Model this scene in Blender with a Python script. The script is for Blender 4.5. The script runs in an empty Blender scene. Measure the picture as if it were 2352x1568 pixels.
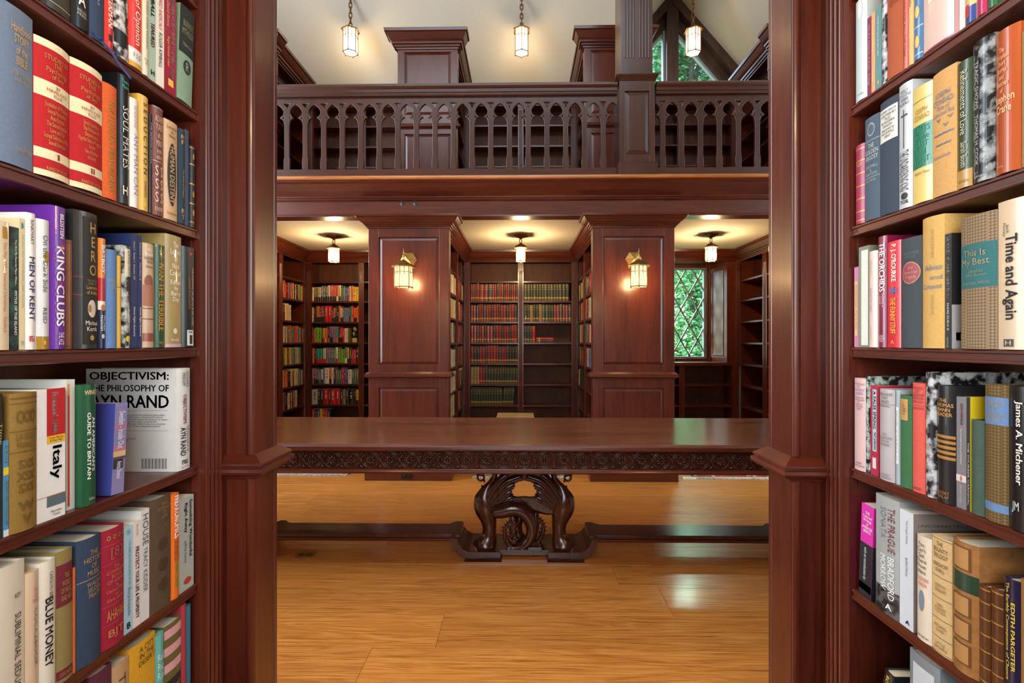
import bpy, math, random
from mathutils import Vector, Matrix
random.seed(7)
R = math.radians
scene = bpy.context.scene
COL = scene.collection

# ---------------------------------------------------------------- camera
FPX = 1150.0                       # focal length in pixels of the 2352 px frame
YAW = math.atan(20 / FPX)          # camera turned very slightly to the left
CZ = 1.36                          # eye height
cam_d = bpy.data.cameras.new('camera'); cam = bpy.data.objects.new('camera', cam_d); COL.objects.link(cam)
cam_d.sensor_width = 36; cam_d.lens = FPX / 2352 * 36; cam_d.clip_start = 0.02; cam_d.clip_end = 200
cam.location = (0, 0, CZ); cam.rotation_euler = (R(90), 0, YAW)
scene.camera = cam

# ---------------------------------------------------------------- view, world, sun, window and added light
vs = scene.view_settings
vs.view_transform = 'Standard'; vs.look = 'None'; vs.gamma = 1; vs.use_curve_mapping = False
vs.exposure = 0.65
scene.cycles.max_bounces = 6; scene.cycles.diffuse_bounces = 3; scene.cycles.glossy_bounces = 3
scene.cycles.use_adaptive_sampling = True; scene.cycles.adaptive_threshold = .04; scene.cycles.light_sampling_threshold = .02
scene.cycles.transparent_max_bounces = 12; scene.cycles.sample_clamp_indirect = 4
scene.cycles.caustics_reflective = False; scene.cycles.caustics_refractive = False
scene.cycles.use_denoising = True

world = bpy.data.worlds.new('sky'); scene.world = world; world.use_nodes = True
wn = world.node_tree.nodes; wl = world.node_tree.links
sky = wn.new('ShaderNodeTexSky'); sky.sky_type = 'NISHITA'; sky.sun_disc = False
sky.sun_elevation = R(48); sky.sun_rotation = R(-60)
bg = wn['Background']; bg.inputs['Strength'].default_value = 0.5
wl.new(sky.outputs[0], bg.inputs[0])

def light(name, kind, loc, energy, color, rot=(0, 0, 0), size=None, size_y=None, radius=None, parent=None):
    d = bpy.data.lights.new(name, kind); o = bpy.data.objects.new(name, d); COL.objects.link(o)
    d.energy = energy; d.color = color; o.location = loc; o.rotation_euler = rot
    if kind == 'AREA':
        d.shape = 'RECTANGLE'; d.size = size; d.size_y = size_y or size
    if radius is not None: d.shadow_soft_size = radius
    if parent: o.parent = parent
    return o
sun = light('sun', 'SUN', (-9, 4, 12), 5.0, (1, .95, .86), (R(-14), R(-27), 0)); sun.data.angle = R(.6)
DAY = (.80, .90, 1.0)
# daylight by unseen left and alcove windows; the other lamps are added
light('window_daylight_left', 'AREA', (-4.25, 3.17, 3.3), 175, DAY, (R(90), 0, R(-90)), 2.6, 4.6)
light('added_light_right', 'AREA', (4.25, 3.17, 3.3), 40, DAY, (R(90), 0, R(90)), 2.6, 4.6)  # added lamp, brightens the hall from its right end
light('window_daylight_alcove', 'AREA', (0, -.60, 1.85), 24, (1, .97, .93), (R(90), 0, 0), 1.3, 1.2)
light('added_light_roof', 'AREA', (-.5, .64, 6.74), 70, DAY, (R(55.4), 0, 0), 4.8, 1.3)  # lamp added under the roof to brighten the upper hall
light('added_light_garden', 'AREA', (2.3, 8.6, 3.6), 320, (.72, 1.0, .86), (R(-52), 0, 0), 1.6, 1.2)  # area lamp added in the garden to strengthen green light on the reveal

# ---------------------------------------------------------------- pixel helpers
def ray(px, py):
    x = (px - 1176) / FPX; z = (784 - py) / FPX
    c, s = math.cos(YAW), math.sin(YAW)
    return Vector((x * c - s, x * s + c, z))
def at_y(px, py, Y):
    d = ray(px, py); return Vector((0, 0, CZ)) + d * (Y / d.y)
def at_x(px, py, X):
    d = ray(px, py); return Vector((0, 0, CZ)) + d * (X / d.x)
def at_z(px, py, Z):
    d = ray(px, py); return Vector((0, 0, CZ)) + d * ((Z - CZ) / d.z)

# ---------------------------------------------------------------- materials
def lin(c):
    return tuple((v / 255 / 12.92) if v <= 10 else ((v / 255 + .055) / 1.055) ** 2.4 for v in c)
def hexc(h): return tuple(int(h[i:i + 2], 16) for i in (0, 2, 4))
_m = {}
def new_mat(name):
    m = bpy.data.materials.new(name); m.use_nodes = True
    nt = m.node_tree; return m, nt, nt.nodes, nt.links, nt.nodes['Principled BSDF']

def wood(name, dark, light_, axis, fine=55, rough=.32, coat=.4, stretch=14, bump=.06, spread=.5):
    m, nt, n, l, b = new_mat(name)
    tc = n.new('ShaderNodeTexCoord'); oi = n.new('ShaderNodeObjectInfo')
    mul = n.new('ShaderNodeVectorMath'); mul.operation = 'SCALE'; mul.inputs[0].default_value = (37, 23, 51)
    l.new(oi.outputs['Random'], mul.inputs['Scale'])
    add = n.new('ShaderNodeVectorMath'); add.operation = 'ADD'
    l.new(tc.outputs['Object'], add.inputs[0]); l.new(mul.outputs[0], add.inputs[1])
    mp = n.new('ShaderNodeMapping'); sc = [fine] * 3; sc['xyz'.index(axis)] = fine / stretch
    mp.inputs['Scale'].default_value = sc; l.new(add.outputs[0], mp.inputs[0])
    ns = n.new('ShaderNodeTexNoise'); ns.inputs['Scale'].default_value = 1; ns.inputs['Detail'].default_value = 5
    ns.inputs['Roughness'].default_value = .62; ns.inputs['Distortion'].default_value = .5
    l.new(mp.outputs[0], ns.inputs['Vector'])
    mp2 = n.new('ShaderNodeMapping'); sc2 = [fine / 9] * 3; sc2['xyz'.index(axis)] = fine / 9 / (stretch * .5)
    mp2.inputs['Scale'].default_value = sc2; l.new(add.outputs[0], mp2.inputs[0])
    n2 = n.new('ShaderNodeTexNoise'); n2.inputs['Scale'].default_value = 1; n2.inputs['Detail'].default_value = 3
    l.new(mp2.outputs[0], n2.inputs['Vector'])
    mx = n.new('ShaderNodeMath'); mx.operation = 'MULTIPLY_ADD'; mx.inputs[1].default_value = .55
    l.new(ns.outputs['Fac'], mx.inputs[0])
    m3 = n.new('ShaderNodeMath'); m3.operation = 'MULTIPLY'; m3.inputs[1].default_value = .45
    l.new(n2.outputs['Fac'], m3.inputs[0]); l.new(m3.outputs[0], mx.inputs[2])
    cr = n.new('ShaderNodeValToRGB')
    cr.color_ramp.elements[0].position = .5 - spread * .32; cr.color_ramp.elements[1].position = .5 + spread * .32
    cr.color_ramp.elements[0].color = (*lin(dark), 1); cr.color_ramp.elements[1].color = (*lin(light_), 1)
    l.new(mx.outputs[0], cr.inputs[0]); l.new(cr.outputs[0], b.inputs['Base Color'])
    b.inputs['Roughness'].default_value = rough; b.inputs['Coat Weight'].default_value = coat
    b.inputs['Coat Roughness'].default_value = .18
    if bump:
        bp = n.new('ShaderNodeBump'); bp.inputs['Strength'].default_value = bump; bp.inputs['Distance'].default_value = .002
        l.new(ns.outputs['Fac'], bp.inputs['Height']); l.new(bp.outputs[0], b.inputs['Normal'])
    return m
MDK, MLT = (64, 22, 13), (104, 43, 26)
WX = wood('mahogany_along_x', MDK, MLT, 'x')
WY = wood('mahogany_along_y', MDK, MLT, 'y')
WZ = wood('mahogany_along_z', MDK, MLT, 'z')
WBACK = wood('mahogany_back_veneer', (66, 32, 16), (110, 58, 27), 'z', fine=26, stretch=5, rough=.6, coat=0)
WEDGE = wood('light_mahogany_edge', (150, 78, 30), (205, 126, 60), 'x', rough=.35)
WTOP = wood('table_top_wood', (66, 31, 17), (122, 68, 40), 'x', fine=80, rough=.2, coat=.5, bump=.03, stretch=22)
WCARVE = wood('dark_carved_wood', (46, 20, 13), (84, 40, 26), 'z', fine=40, rough=.26, coat=.7)
WRAIL = wood('gallery_rail_wood', (50, 22, 14), (84, 40, 26), 'x', rough=.32)
WBAL = wood('gallery_baluster_wood', (50, 23, 15), (80, 41, 27), 'z', rough=.32)

def oak():
    m, nt, n, l, b = new_mat('oak_plank')
    tc = n.new('ShaderNodeTexCoord'); oi = n.new('ShaderNodeObjectInfo')
    mul = n.new('ShaderNodeVectorMath'); mul.operation = 'SCALE'; mul.inputs[0].default_value = (31, 17, 0)
    l.new(oi.outputs['Random'], mul.inputs['Scale'])
    add = n.new('ShaderNodeVectorMath'); add.operation = 'ADD'
    l.new(tc.outputs['Object'], add.inputs[0]); l.new(mul.outputs[0], add.inputs[1])
    mp = n.new('ShaderNodeMapping'); mp.inputs['Scale'].default_value = (2.6, 125, 20); l.new(add.outputs[0], mp.inputs[0])
    ns = n.new('ShaderNodeTexNoise'); ns.inputs['Scale'].default_value = 1; ns.inputs['Detail'].default_value = 6
    ns.inputs['Roughness'].default_value = .6; ns.inputs['Distortion'].default_value = .9
    l.new(mp.outputs[0], ns.inputs['Vector'])
    mw = n.new('ShaderNodeMapping'); mw.inputs['Scale'].default_value = (1.1, 13, 1); l.new(add.outputs[0], mw.inputs[0])
    wv = n.new('ShaderNodeTexNoise'); wv.inputs['Scale'].default_value = 1; wv.inputs['Detail'].default_value = 2
    wv.inputs['Distortion'].default_value = 1.6; l.new(mw.outputs[0], wv.inputs['Vector'])
    ring = n.new('ShaderNodeMath'); ring.operation = 'MULTIPLY'; ring.inputs[1].default_value = 34; l.new(wv.outputs['Fac'], ring.inputs[0])
    sn = n.new('ShaderNodeMath'); sn.operation = 'SINE'; l.new(ring.outputs[0], sn.inputs[0])
    ma = n.new('ShaderNodeMath'); ma.operation = 'MULTIPLY_ADD'; ma.inputs[1].default_value = .065; l.new(sn.outputs[0], ma.inputs[0]); l.new(ns.outputs['Fac'], ma.inputs[2])
    cr = n.new('ShaderNodeValToRGB'); e = cr.color_ramp.elements
    e[0].position = .26; e[0].color = (*lin((142, 80, 30)), 1)
    e[1].position = .66; e[1].color = (*lin((212, 142, 68)), 1)
    k = e.new(.45); k.color = (*lin((188, 116, 48)), 1)
    l.new(ma.outputs[0], cr.inputs[0])
    hs = n.new('ShaderNodeHueSaturation')
    mr = n.new('ShaderNodeMapRange'); mr.inputs['To Min'].default_value = .86; mr.inputs['To Max'].default_value = 1.1
    l.new(oi.outputs['Random'], mr.inputs['Value']); l.new(mr.outputs[0], hs.inputs['Value']); l.new(cr.outputs[0], hs.inputs['Color'])
    l.new(hs.outputs[0], b.inputs['Base Color'])
    b.inputs['Roughness'].default_value = .3; b.inputs['Coat Weight'].default_value = .35; b.inputs['Coat Roughness'].default_value = .14
    bp = n.new('ShaderNodeBump'); bp.inputs['Strength'].default_value = .05; bp.inputs['Distance'].default_value = .002
    l.new(ns.outputs['Fac'], bp.inputs['Height']); l.new(bp.outputs[0], b.inputs['Normal'])
    return m
OAK = oak()

def plain(name, rgb, rough=.6, metal=0, mottle=.06, scale=120, coat=0, spec=None):
    key = (name, rgb, rough, metal)
    if key in _m: return _m[key]
    m, nt, n, l, b = new_mat(name)
    c = lin(rgb)
    if mottle:
        tc = n.new('ShaderNodeTexCoord'); ns = n.new('ShaderNodeTexNoise'); ns.inputs['Scale'].default_value = scale
        ns.inputs['Detail'].default_value = 3; l.new(tc.outputs['Object'], ns.inputs['Vector'])
        cr = n.new('ShaderNodeValToRGB')
        cr.color_ramp.elements[0].color = (*[max(0, v * (1 - 2.2 * mottle)) for v in c], 1)
        cr.color_ramp.elements[1].color = (*[min(1, v * (1 + 2.2 * mottle)) for v in c], 1)
        l.new(ns.outputs['Fac'], cr.inputs[0]); l.new(cr.outputs[0], b.inputs['Base Color'])
    else:
        b.inputs['Base Color'].default_value = (*c, 1)
    b.inputs['Roughness'].default_value = rough; b.inputs['Metallic'].default_value = metal
    if coat: b.inputs['Coat Weight'].default_value = coat
    _m[key] = m; return m
PLASTER = plain('cream_ceiling_plaster', (220, 211, 194), .8, 0, .015, 30)
BRASS = plain('aged_brass', (190, 146, 78), .36, .75, .12, 60)
BRONZE = plain('bronze_lamp_metal', (136, 96, 50), .42, .7, .2, 60)
PAGES = plain('page_block_paper', (226, 216, 190), .85, 0, .08, 300)
INK = plain('black_ink', (22, 20, 22), .6, 0, 0)
GOLD = plain('gold_foil', (196, 150, 74), .38, .35, 0)

def glow(name, rgb, strength, mixfac):
    m = bpy.data.materials.new(name); m.use_nodes = True; n = m.node_tree.nodes; l = m.node_tree.links; n.clear()
    o = n.new('ShaderNodeOutputMaterial'); e = n.new('ShaderNodeEmission'); t = n.new('ShaderNodeBsdfTransparent'); mx = n.new('ShaderNodeMixShader')
    e.inputs[0].default_value = (*rgb, 1); e.inputs[1].default_value = strength; t.inputs[0].default_value = (1, .93, .8, 1)
    mx.inputs[0].default_value = mixfac; l.new(t.outputs[0], mx.inputs[1]); l.new(e.outputs[0], mx.inputs[2]); l.new(mx.outputs[0], o.inputs[0])
    return m
GLOW = glow('lit_frosted_lamp_glass', (1, .86, .62), 2.6, .6)
GLOWS = glow('lit_amber_sconce_glass', (1, .74, .38), 1.5, .55)
def glass():
    m = bpy.data.materials.new('clear_window_glass'); m.use_nodes = True; n = m.node_tree.nodes; l = m.node_tree.links; n.clear()
    o = n.new('ShaderNodeOutputMaterial'); g = n.new('ShaderNodeBsdfGlossy'); t = n.new('ShaderNodeBsdfTransparent'); mx = n.new('ShaderNodeMixShader')
    g.inputs['Roughness'].default_value = .02; t.inputs[0].default_value = (.93, .99, .96, 1); mx.inputs[0].default_value = .04
    l.new(t.outputs[0], mx.inputs[1]); l.new(g.outputs[0], mx.inputs[2]); l.new(mx.outputs[0], o.inputs[0]); return m
GLASS = glass()

# ---------------------------------------------------------------- mesh builder
class MB:
    def __init__(s): s.v = []; s.f = []; s.mi = []; s.cur = 0
    def quad(s, *p):
        i = len(s.v); s.v += [tuple(q) for q in p]; s.f.append(tuple(range(i, i + len(p)))); s.mi.append(s.cur)
    def box(s, x0, x1, y0, y1, z0, z1):
        if x0 > x1: x0, x1 = x1, x0
        if y0 > y1: y0, y1 = y1, y0
        if z0 > z1: z0, z1 = z1, z0
        i = len(s.v)
        s.v += [(x, y, z) for z in (z0, z1) for y in (y0, y1) for x in (x0, x1)]
        for f in ((0, 2, 3, 1), (4, 5, 7, 6), (0, 1, 5, 4), (1, 3, 7, 5), (3, 2, 6, 7), (2, 0, 4, 6)):
            s.f.append(tuple(i + k for k in f)); s.mi.append(s.cur)
        return s
    def prism(s, poly, axis, a0, a1):
        mk = {'x': lambda p, a: (a, p[0], p[1]), 'y': lambda p, a: (p[0], a, p[1]), 'z': lambda p, a: (p[0], p[1], a)}[axis]
        i = len(s.v); n = len(poly)
        s.v += [mk(p, a0) for p in poly] + [mk(p, a1) for p in poly]
        s.f += [tuple(i + k for k in range(n)), tuple(i + n + k for k in reversed(range(n)))]; s.mi += [s.cur] * 2
        for k in range(n):
            s.f.append((i + k, i + (k + 1) % n, i + n + (k + 1) % n, i + n + k)[::-1]); s.mi.append(s.cur)
        return s
    def sweep(s, prof, path, closed=False, side=1):
        """profile of (outward, z) carried along a plan path with mitred corners; outward = right of travel * side"""
        n = len(path); rings = []
        def nrm(a, b):
            d = Vector((b[0] - a[0], b[1] - a[1])).normalized(); return Vector((d.y, -d.x)) * side
        for k in range(n):
            ns = []
            if closed or k > 0: ns.append(nrm(path[k - 1], path[k]))
            if closed or k < n - 1: ns.append(nrm(path[k], path[(k + 1) % n]))
            m = ns[0] if len(ns) == 1 else (ns[0] + ns[1]).normalized() / max(.2, (ns[0] + ns[1]).normalized().dot(ns[0]))
            rings.append([(path[k][0] + m.x * o, path[k][1] + m.y * o, z) for o, z in prof])
        i = len(s.v); p = len(prof)
        for r in rings: s.v += r
        for k in range(n if closed else n - 1):
            a = i + k * p; b = i + ((k + 1) % n) * p
            for j in range(p):
                s.f.append((a + j, b + j, b + (j + 1) % p, a + (j + 1) % p)); s.mi.append(s.cur)
        if not closed:
            s.f += [tuple(i + j for j in range(p)), tuple(i + (n - 1) * p + j for j in reversed(range(p)))]; s.mi += [s.cur] * 2
        return s
    def lathe(s, prof, n=16, c=(0, 0, 0), rot=0, caps=True):
        i = len(s.v); p = len(prof)
        for k in range(n):
            a = 2 * math.pi * k / n + rot
            s.v += [(c[0] + r * math.cos(a), c[1] + r * math.sin(a), c[2] + z) for r, z in prof]
        for k in range(n):
            a = i + k * p; b = i + ((k + 1) % n) * p
            for j in range(p - 1): s.f.append((a + j, b + j, b + j + 1, a + j + 1)); s.mi.append(s.cur)
        if caps:
            s.f += [tuple(i + k * p for k in reversed(range(n))), tuple(i + k * p + p - 1 for k in range(n))]; s.mi += [s.cur] * 2
        return s
    def tube(s, pts, rad, n=10, up=(0, 1, 0), closed=False):
        """rad: list of r or (r_in_plane, r_along_up)"""
        P = [Vector(p) for p in pts]; N = len(P); i = len(s.v); up = Vector(up).normalized()
        for k in range(N):
            a = P[k - 1] if (k or closed) else P[0]; b = P[(k + 1) % N] if (k < N - 1 or closed) else P[-1]
            t = (b - a).normalized(); u = (up - t * up.dot(t))
            u = u.normalized() if u.length > 1e-4 else t.orthogonal().normalized()
            w = t.cross(u); r = rad[k] if isinstance(rad, (list, tuple)) else rad
            r1, r2 = r if isinstance(r, tuple) else (r, r)
            for j in range(n):
                q = 2 * math.pi * j / n; s.v.append(tuple(P[k] + w * r1 * math.cos(q) + u * r2 * math.sin(q)))
        for k in range(N if closed else N - 1):
            for j in range(n):
                a = i + k * n; b = i + ((k + 1) % N) * n
                s.f.append((a + j, b + j, b + (j + 1) % n, a + (j + 1) % n)); s.mi.append(s.cur)
        if not closed:
            s.f += [tuple(i + j for j in range(n)), tuple(i + (N - 1) * n + j for j in reversed(range(n)))]; s.mi += [s.cur] * 2
        return s
    def ball(s, c, r, nu=12, nv=8):
        rx, ry, rz = r if isinstance(r, tuple) else (r, r, r); i = len(s.v)
        for a in range(1, nv):
            t = math.pi * a / nv
            for b in range(nu):
                q = 2 * math.pi * b / nu; s.v.append((c[0] + rx * math.sin(t) * math.cos(q), c[1] + ry * math.sin(t) * math.sin(q), c[2] + rz * math.cos(t)))
        s.v += [(c[0], c[1], c[2] + rz), (c[0], c[1], c[2] - rz)]; T = len(s.v) - 2
        for a in range(nv - 2):
            for b in range(nu):
                s.f.append((i + a * nu + b, i + (a + 1) * nu + b, i + (a + 1) * nu + (b + 1) % nu, i + a * nu + (b + 1) % nu)); s.mi.append(s.cur)
        for b in range(nu):
            s.f += [(T, i + b, i + (b + 1) % nu), (T + 1, i + (nv - 2) * nu + (b + 1) % nu, i + (nv - 2) * nu + b)]; s.mi += [s.cur] * 2
        return s
    def mesh(s, name, mats, smooth=False, off=(0, 0, 0)):
        me = bpy.data.meshes.new(name)
        me.from_pydata([(x - off[0], y - off[1], z - off[2]) for x, y, z in s.v], [], s.f)
        for m in (mats if isinstance(mats, (list, tuple)) else [mats]): me.materials.append(m)
        if max(s.mi or [0]): me.polygons.foreach_set('material_index', s.mi)
        if smooth:
            me.polygons.foreach_set('use_smooth', [True] * len(me.polygons))
        me.validate(); me.update()
        return me
    def build(s, name, mats, parent=None, smooth=False, bevel=0, world=False, seg=2):
        """world=True: verts were given in world space and the parent only has a location"""
        off = (0, 0, 0)
        if world and parent is not None:
            q = parent
            off = Vector((0, 0, 0))
            while q: off = off + q.location; q = q.parent
        me = s.mesh(name, mats, smooth, off)
        o = bpy.data.objects.new(name, me); COL.objects.link(o)
        if parent is not None: o.parent = parent
        if bevel:
            b = o.modifiers.new('bevel', 'BEVEL'); b.width = bevel; b.segments = seg; b.limit_method = 'ANGLE'; b.angle_limit = R(40)
        if smooth == 'auto': pass
        return o

def tag(o, label=None, cat=None, group=None, kind=None):
    if label: o['label'] = label
    if cat: o['category'] = cat
    if group: o['group'] = group
    if kind: o['kind'] = kind
    return o
def thing(name, loc, label, cat, group=None, rz=0):
    o = bpy.data.objects.new(name, None); COL.objects.link(o); o.location = loc; o.rotation_euler = (0, 0, rz)
    o.empty_display_size = .05
    return tag(o, label, cat, group)
def struct(o): o['kind'] = 'structure'; return o
def dup(o, parent=None, loc=None, rz=None, label=None, mirror=False):
    c = o.copy(); COL.objects.link(c)
    if parent is not None: c.parent = parent
    if loc is not None: c.location = loc
    if rz is not None: c.rotation_euler = (c.rotation_euler[0], c.rotation_euler[1], rz)
    if label: c['label'] = label
    for ch in [k for k in bpy.data.objects if k.parent == o]: dup(ch, c)
    return c
def piece(name, me, parent, loc=(0, 0, 0), rot=(0, 0, 0), scale=None):
    o = bpy.data.objects.new(name, me); COL.objects.link(o); o.parent = parent; o.location = loc; o.rotation_euler = rot
    if scale: o.scale = scale
    return o
def spline(pts, n=8, closed=False):
    """Catmull-Rom through tuples of any length"""
    P = list(pts); N = len(P); out = []
    rng = range(N if closed else N - 1)
    for i in rng:
        p0 = P[(i - 1) % N] if (closed or i) else P[0]; p1 = P[i]; p2 = P[(i + 1) % N]
        p3 = P[(i + 2) % N] if (closed or i < N - 2) else P[-1]
        for k in range(n):
            t = k / n
            out.append(tuple(.5 * ((2 * b) + (c - a) * t + (2 * a - 5 * b + 4 * c - d) * t * t + (3 * b - a - 3 * c + d) * t ** 3) for a, b, c, d in zip(p0, p1, p2, p3)))
    if not closed: out.append(tuple(P[-1]))
    return out

# ---------------------------------------------------------------- plan of the place (metres)
W = .78            # half width of an alcove between shelf fronts
PITCH = 2.2        # alcove to alcove
YN, YF = 1.434, 4.9    # hall-side faces of the near and far pillars
YB = 6.87          # front of the far back bookcases
CEIL = 2.60
XE = 4.4           # half length of the hall
GAL = 2.95         # gallery floor
SH = [.489, .775, 1.061, 1.3465, 1.632, 1.917, 2.19]   # tops of the shelves

# ---------------------------------------------------------------- floor
floor = struct(MB().box(-XE, XE, -.75, 7.2, -.12, -.014).build('floor', plain('subfloor', (70, 40, 20), .8)))
rw = .279; y0 = 2.215 - 11 * rw; r = 0
joints = {10: [-.66], 13: [-2.1, .55], 16: [-.15], 15: [-.9, 2.0], 17: [-1.7, 1.1]}
while y0 < 7.2:
    y1 = min(y0 + rw, 7.2); xs = [-XE]
    js = joints.get(r)
    if js is None:
        js = []; x = -XE + random.uniform(1.2, 3.2)
        while x < XE - .8: js.append(x); x += random.uniform(2.6, 4.2)
    xs += js + [XE]
    ya = max(y0, -.75)
    for a, b in zip(xs[:-1], xs[1:]):
        if y1 > ya + .01:
            c = ((a + b) / 2, (ya + y1) / 2, 0)
            m = MB(); hx = (b - a) / 2 - .0006; hy = (y1 - ya) / 2 - .0006; e = .0009
            m.box(-hx, hx, -hy, hy, -.014, -e)
            q = [(-hx, -hy, -e), (hx, -hy, -e), (hx, hy, -e), (-hx, hy, -e)]; t = [(-hx + e, -hy + e, 0), (hx - e, -hy + e, 0), (hx - e, hy - e, 0), (-hx + e, hy - e, 0)]
            m.quad(*t)
            for k in range(4): m.quad(q[k], q[(k + 1) % 4], t[(k + 1) % 4], t[k])
            o = m.build('plank', OAK, floor); o.location = c
    y0 += rw; r += 1

# ---------------------------------------------------------------- walls, ceilings, roof
def hole_wall(name, mat, axis, p0, p1, a0, a1, z0, z1, holes):
    """wall slab normal to axis between p0 and p1, spanning a0..a1 / z0..z1, with rectangular holes (a, b, za, zb)"""
    m = MB()
    def bx(a, b, za, zb):
        if b - a < 1e-4 or zb - za < 1e-4: return
        m.box(p0, p1, a, b, za, zb) if axis == 'x' else m.box(a, b, p0, p1, za, zb)
    x = a0
    for (ha, hb, za, zb) in sorted(holes):
        bx(x, ha, z0, z1); bx(ha, hb, z0, za); bx(ha, hb, zb, z1); x = hb
    bx(x, a1, z0, z1)
    return struct(m.build(name, mat))
WINX0, WINX1, WINZ0, WINZ1 = 1.66, 2.70, 1.075, 2.46
hole_wall('wall_back', PLASTER, 'y', 7.2, 7.42, -XE - .2, XE + .2, -.12, 4.62, [(WINX0, WINX1, WINZ0, WINZ1)])
hole_wall('wall_left', PLASTER, 'x', -XE - .2, -XE, -1.2, 7.42, -.12, 10.9, [(1.9, 4.45, 1.0, 5.6)])
hole_wall('wall_right', PLASTER, 'x', XE, XE + .2, -1.2, 7.42, -.12, 10.9, [(1.9, 4.45, 1.0, 5.6)])
hole_wall('wall_front', PLASTER, 'y', -.95, -.75, -XE - .2, XE + .2, -.12, 4.62, [(-.65, .65, 1.2, 2.45)])
def simple_window(name, axis, p, a0, a1, z0, z1, nb, nz):
    m = MB(); g = MB(); t = .06; d = .05
    def bx(mm, a, b, za, zb, dd):
        mm.box(p - dd, p + dd, a, b, za, zb) if axis == 'x' else mm.box(a, b, p - dd, p + dd, za, zb)
    bx(m, a0, a0 + t, z0, z1, d); bx(m, a1 - t, a1, z0, z1, d); bx(m, a0 + t, a1 - t, z0, z0 + t, d); bx(m, a0 + t, a1 - t, z1 - t, z1, d)
    for k in range(1, nb): x = a0 + (a1 - a0) * k / nb; bx(m, x - .02, x + .02, z0 + t, z1 - t, d * .7)
    for k in range(1, nz): z = z0 + (z1 - z0) * k / nz; bx(m, a0 + t, a1 - t, z - .02, z + .02, d * .6)
    w = struct(m.build(name, WZ)); bx(g, a0 + t, a1 - t, z0 + t, z1 - t, .003)
    g.build('pane', GLASS, w); return w
simple_window('window_1', 'x', -XE - .1, 1.9, 4.45, 1.0, 5.6, 3, 4)
simple_window('window_2', 'x', XE + .1, 1.9, 4.45, 1.0, 5.6, 3, 4)  # unseen window added to go with the right-end lamp
simple_window('window_3', 'y', -.85, -.65, .65, 1.2, 2.45, 2, 1)
struct(MB().box(-XE, XE, 5.06, 7.2, CEIL, CEIL + .05).build('ceiling', PLASTER))
struct(MB().box(-XE, XE, -.75, YN - .16, CEIL, CEIL + .05).build('ceiling', PLASTER))
struct(MB().box(-XE, XE, 4.86, 7.2, GAL - .03, GAL).build('floor', OAK))
struct(MB().box(-XE, XE, -.75, YN - .06, GAL - .03, GAL).build('floor', OAK))
RZ = lambda y: 5.326 + 1.45 * (6.82 - y)       # main roof slope over the far gallery
RY = 3.17; DX = 2.2; DZ = 6.42; DY = 6.0655; DH = (7.42 - DY) / .807
def roof(quads, name='ceiling', th=.08):
    m = MB()
    for q in quads: m.quad(*q)
    o = struct(m.build(name, PLASTER)); s = o.modifiers.new('thick', 'SOLIDIFY'); s.thickness = th; s.offset = 1
    return o
P3 = lambda x, y: (x, y, RZ(y))
roof([[P3(-XE, RY), P3(DX - DH, RY), P3(DX - DH, 7.42), P3(-XE, 7.42)],
      [P3(DX - DH, RY), P3(DX, RY), P3(DX, DY), P3(DX - DH, 7.42)],
      [P3(DX, RY), P3(DX + DH, RY), P3(DX + DH, 7.42), P3(DX, DY)],
      [P3(DX + DH, RY), P3(XE, RY), P3(XE, 7.42), P3(DX + DH, 7.42)]])
roof([[(DX, DY, DZ), (DX + DH, 7.42, DZ - 1.17 * DH), (DX, 7.42, DZ)], [(DX, DY, DZ), (DX, 7.42, DZ), (DX - DH, 7.42, DZ - 1.17 * DH)]])
M3 = lambda x, y: (x, 2 * RY - y, RZ(y))
roof([[M3(-XE, 7.3), M3(XE, 7.3), M3(XE, RY), M3(-XE, RY)]])
m = MB()
for a, b, c, d in ((-2.5, 2.5, -.75, -.68), (-2.5, 2.5, .68, .75), (-2.5, -2.43, -.68, .68), (2.43, 2.5, -.68, .68), (-.03, .03, -.68, .68)): m.box(a, b, c, d, -.05, .0)
skl = struct(m.build('window_6', WX)); skl.location = (-.5, .57, 6.80); skl.rotation_euler = (R(55.4), 0, 0)  # skylight made up to go with the added roof lamp
MB().box(-2.43, 2.43, -.68, .68, -.02, -.015).build('pane', GLASS, skl)

# gable wall of the dormer with its triangular window
GY = 7.42
gw = thing('gable_window', (DX, GY, 5.0), 'triangular gable window with dark mullion high on the right', 'window'); gw['kind'] = 'structure'; gw.name = 'window_4'
def gpt(dx, dz): return (DX + dx, dz)
def slope_bar(off0, off1, ya, yb, name, mat, sgn):
    """bar following the gable slope, between two offsets below the roof line"""
    k = math.sqrt(1 + 1.17 ** 2); zb = 4.95
    f = lambda o, x: DZ - o * k - 1.17 * x
    x0a = 0; pts = [(0, f(off0, 0)), ((f(off0, 0) - zb) / 1.17, zb), ((f(off1, 0) - zb) / 1.17, zb), (0, f(off1, 0))]
    return MB().prism([(DX + sgn * x, z) for x, z in pts], 'y', ya, yb).build(name, mat, gw, world=True)
DARKW = wood('dark_window_wood', (44, 26, 20), (84, 58, 46), 'z', rough=.4)
for s in (-1, 1):
    slope_bar(.0, .115, GY - .16, GY + .02, 'casing', DARKW, s)
    slope_bar(.115, .225, GY - .02, GY + .06, 'jamb', DARKW, s)
    slope_bar(.225, .25, GY - .045, GY + .06, 'sash', DARKW, s)
    slope_bar(.25, .285, GY + .0, GY + .06, 'sash_bead', plain('white_sash_paint', (170, 180, 190), .5), s)
    k = math.sqrt(1 + 1.17 ** 2); f0 = DZ - .285 * k; zb = 4.95
    g = MB(); xa = .1; g.prism([(DX + s * xa, f0 - 1.17 * xa), (DX + s * (f0 - zb) / 1.17, zb), (DX + s * xa, zb)], 'y', GY + .02, GY + .026)
    g.build('pane', GLASS, gw, world=True)
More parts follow.
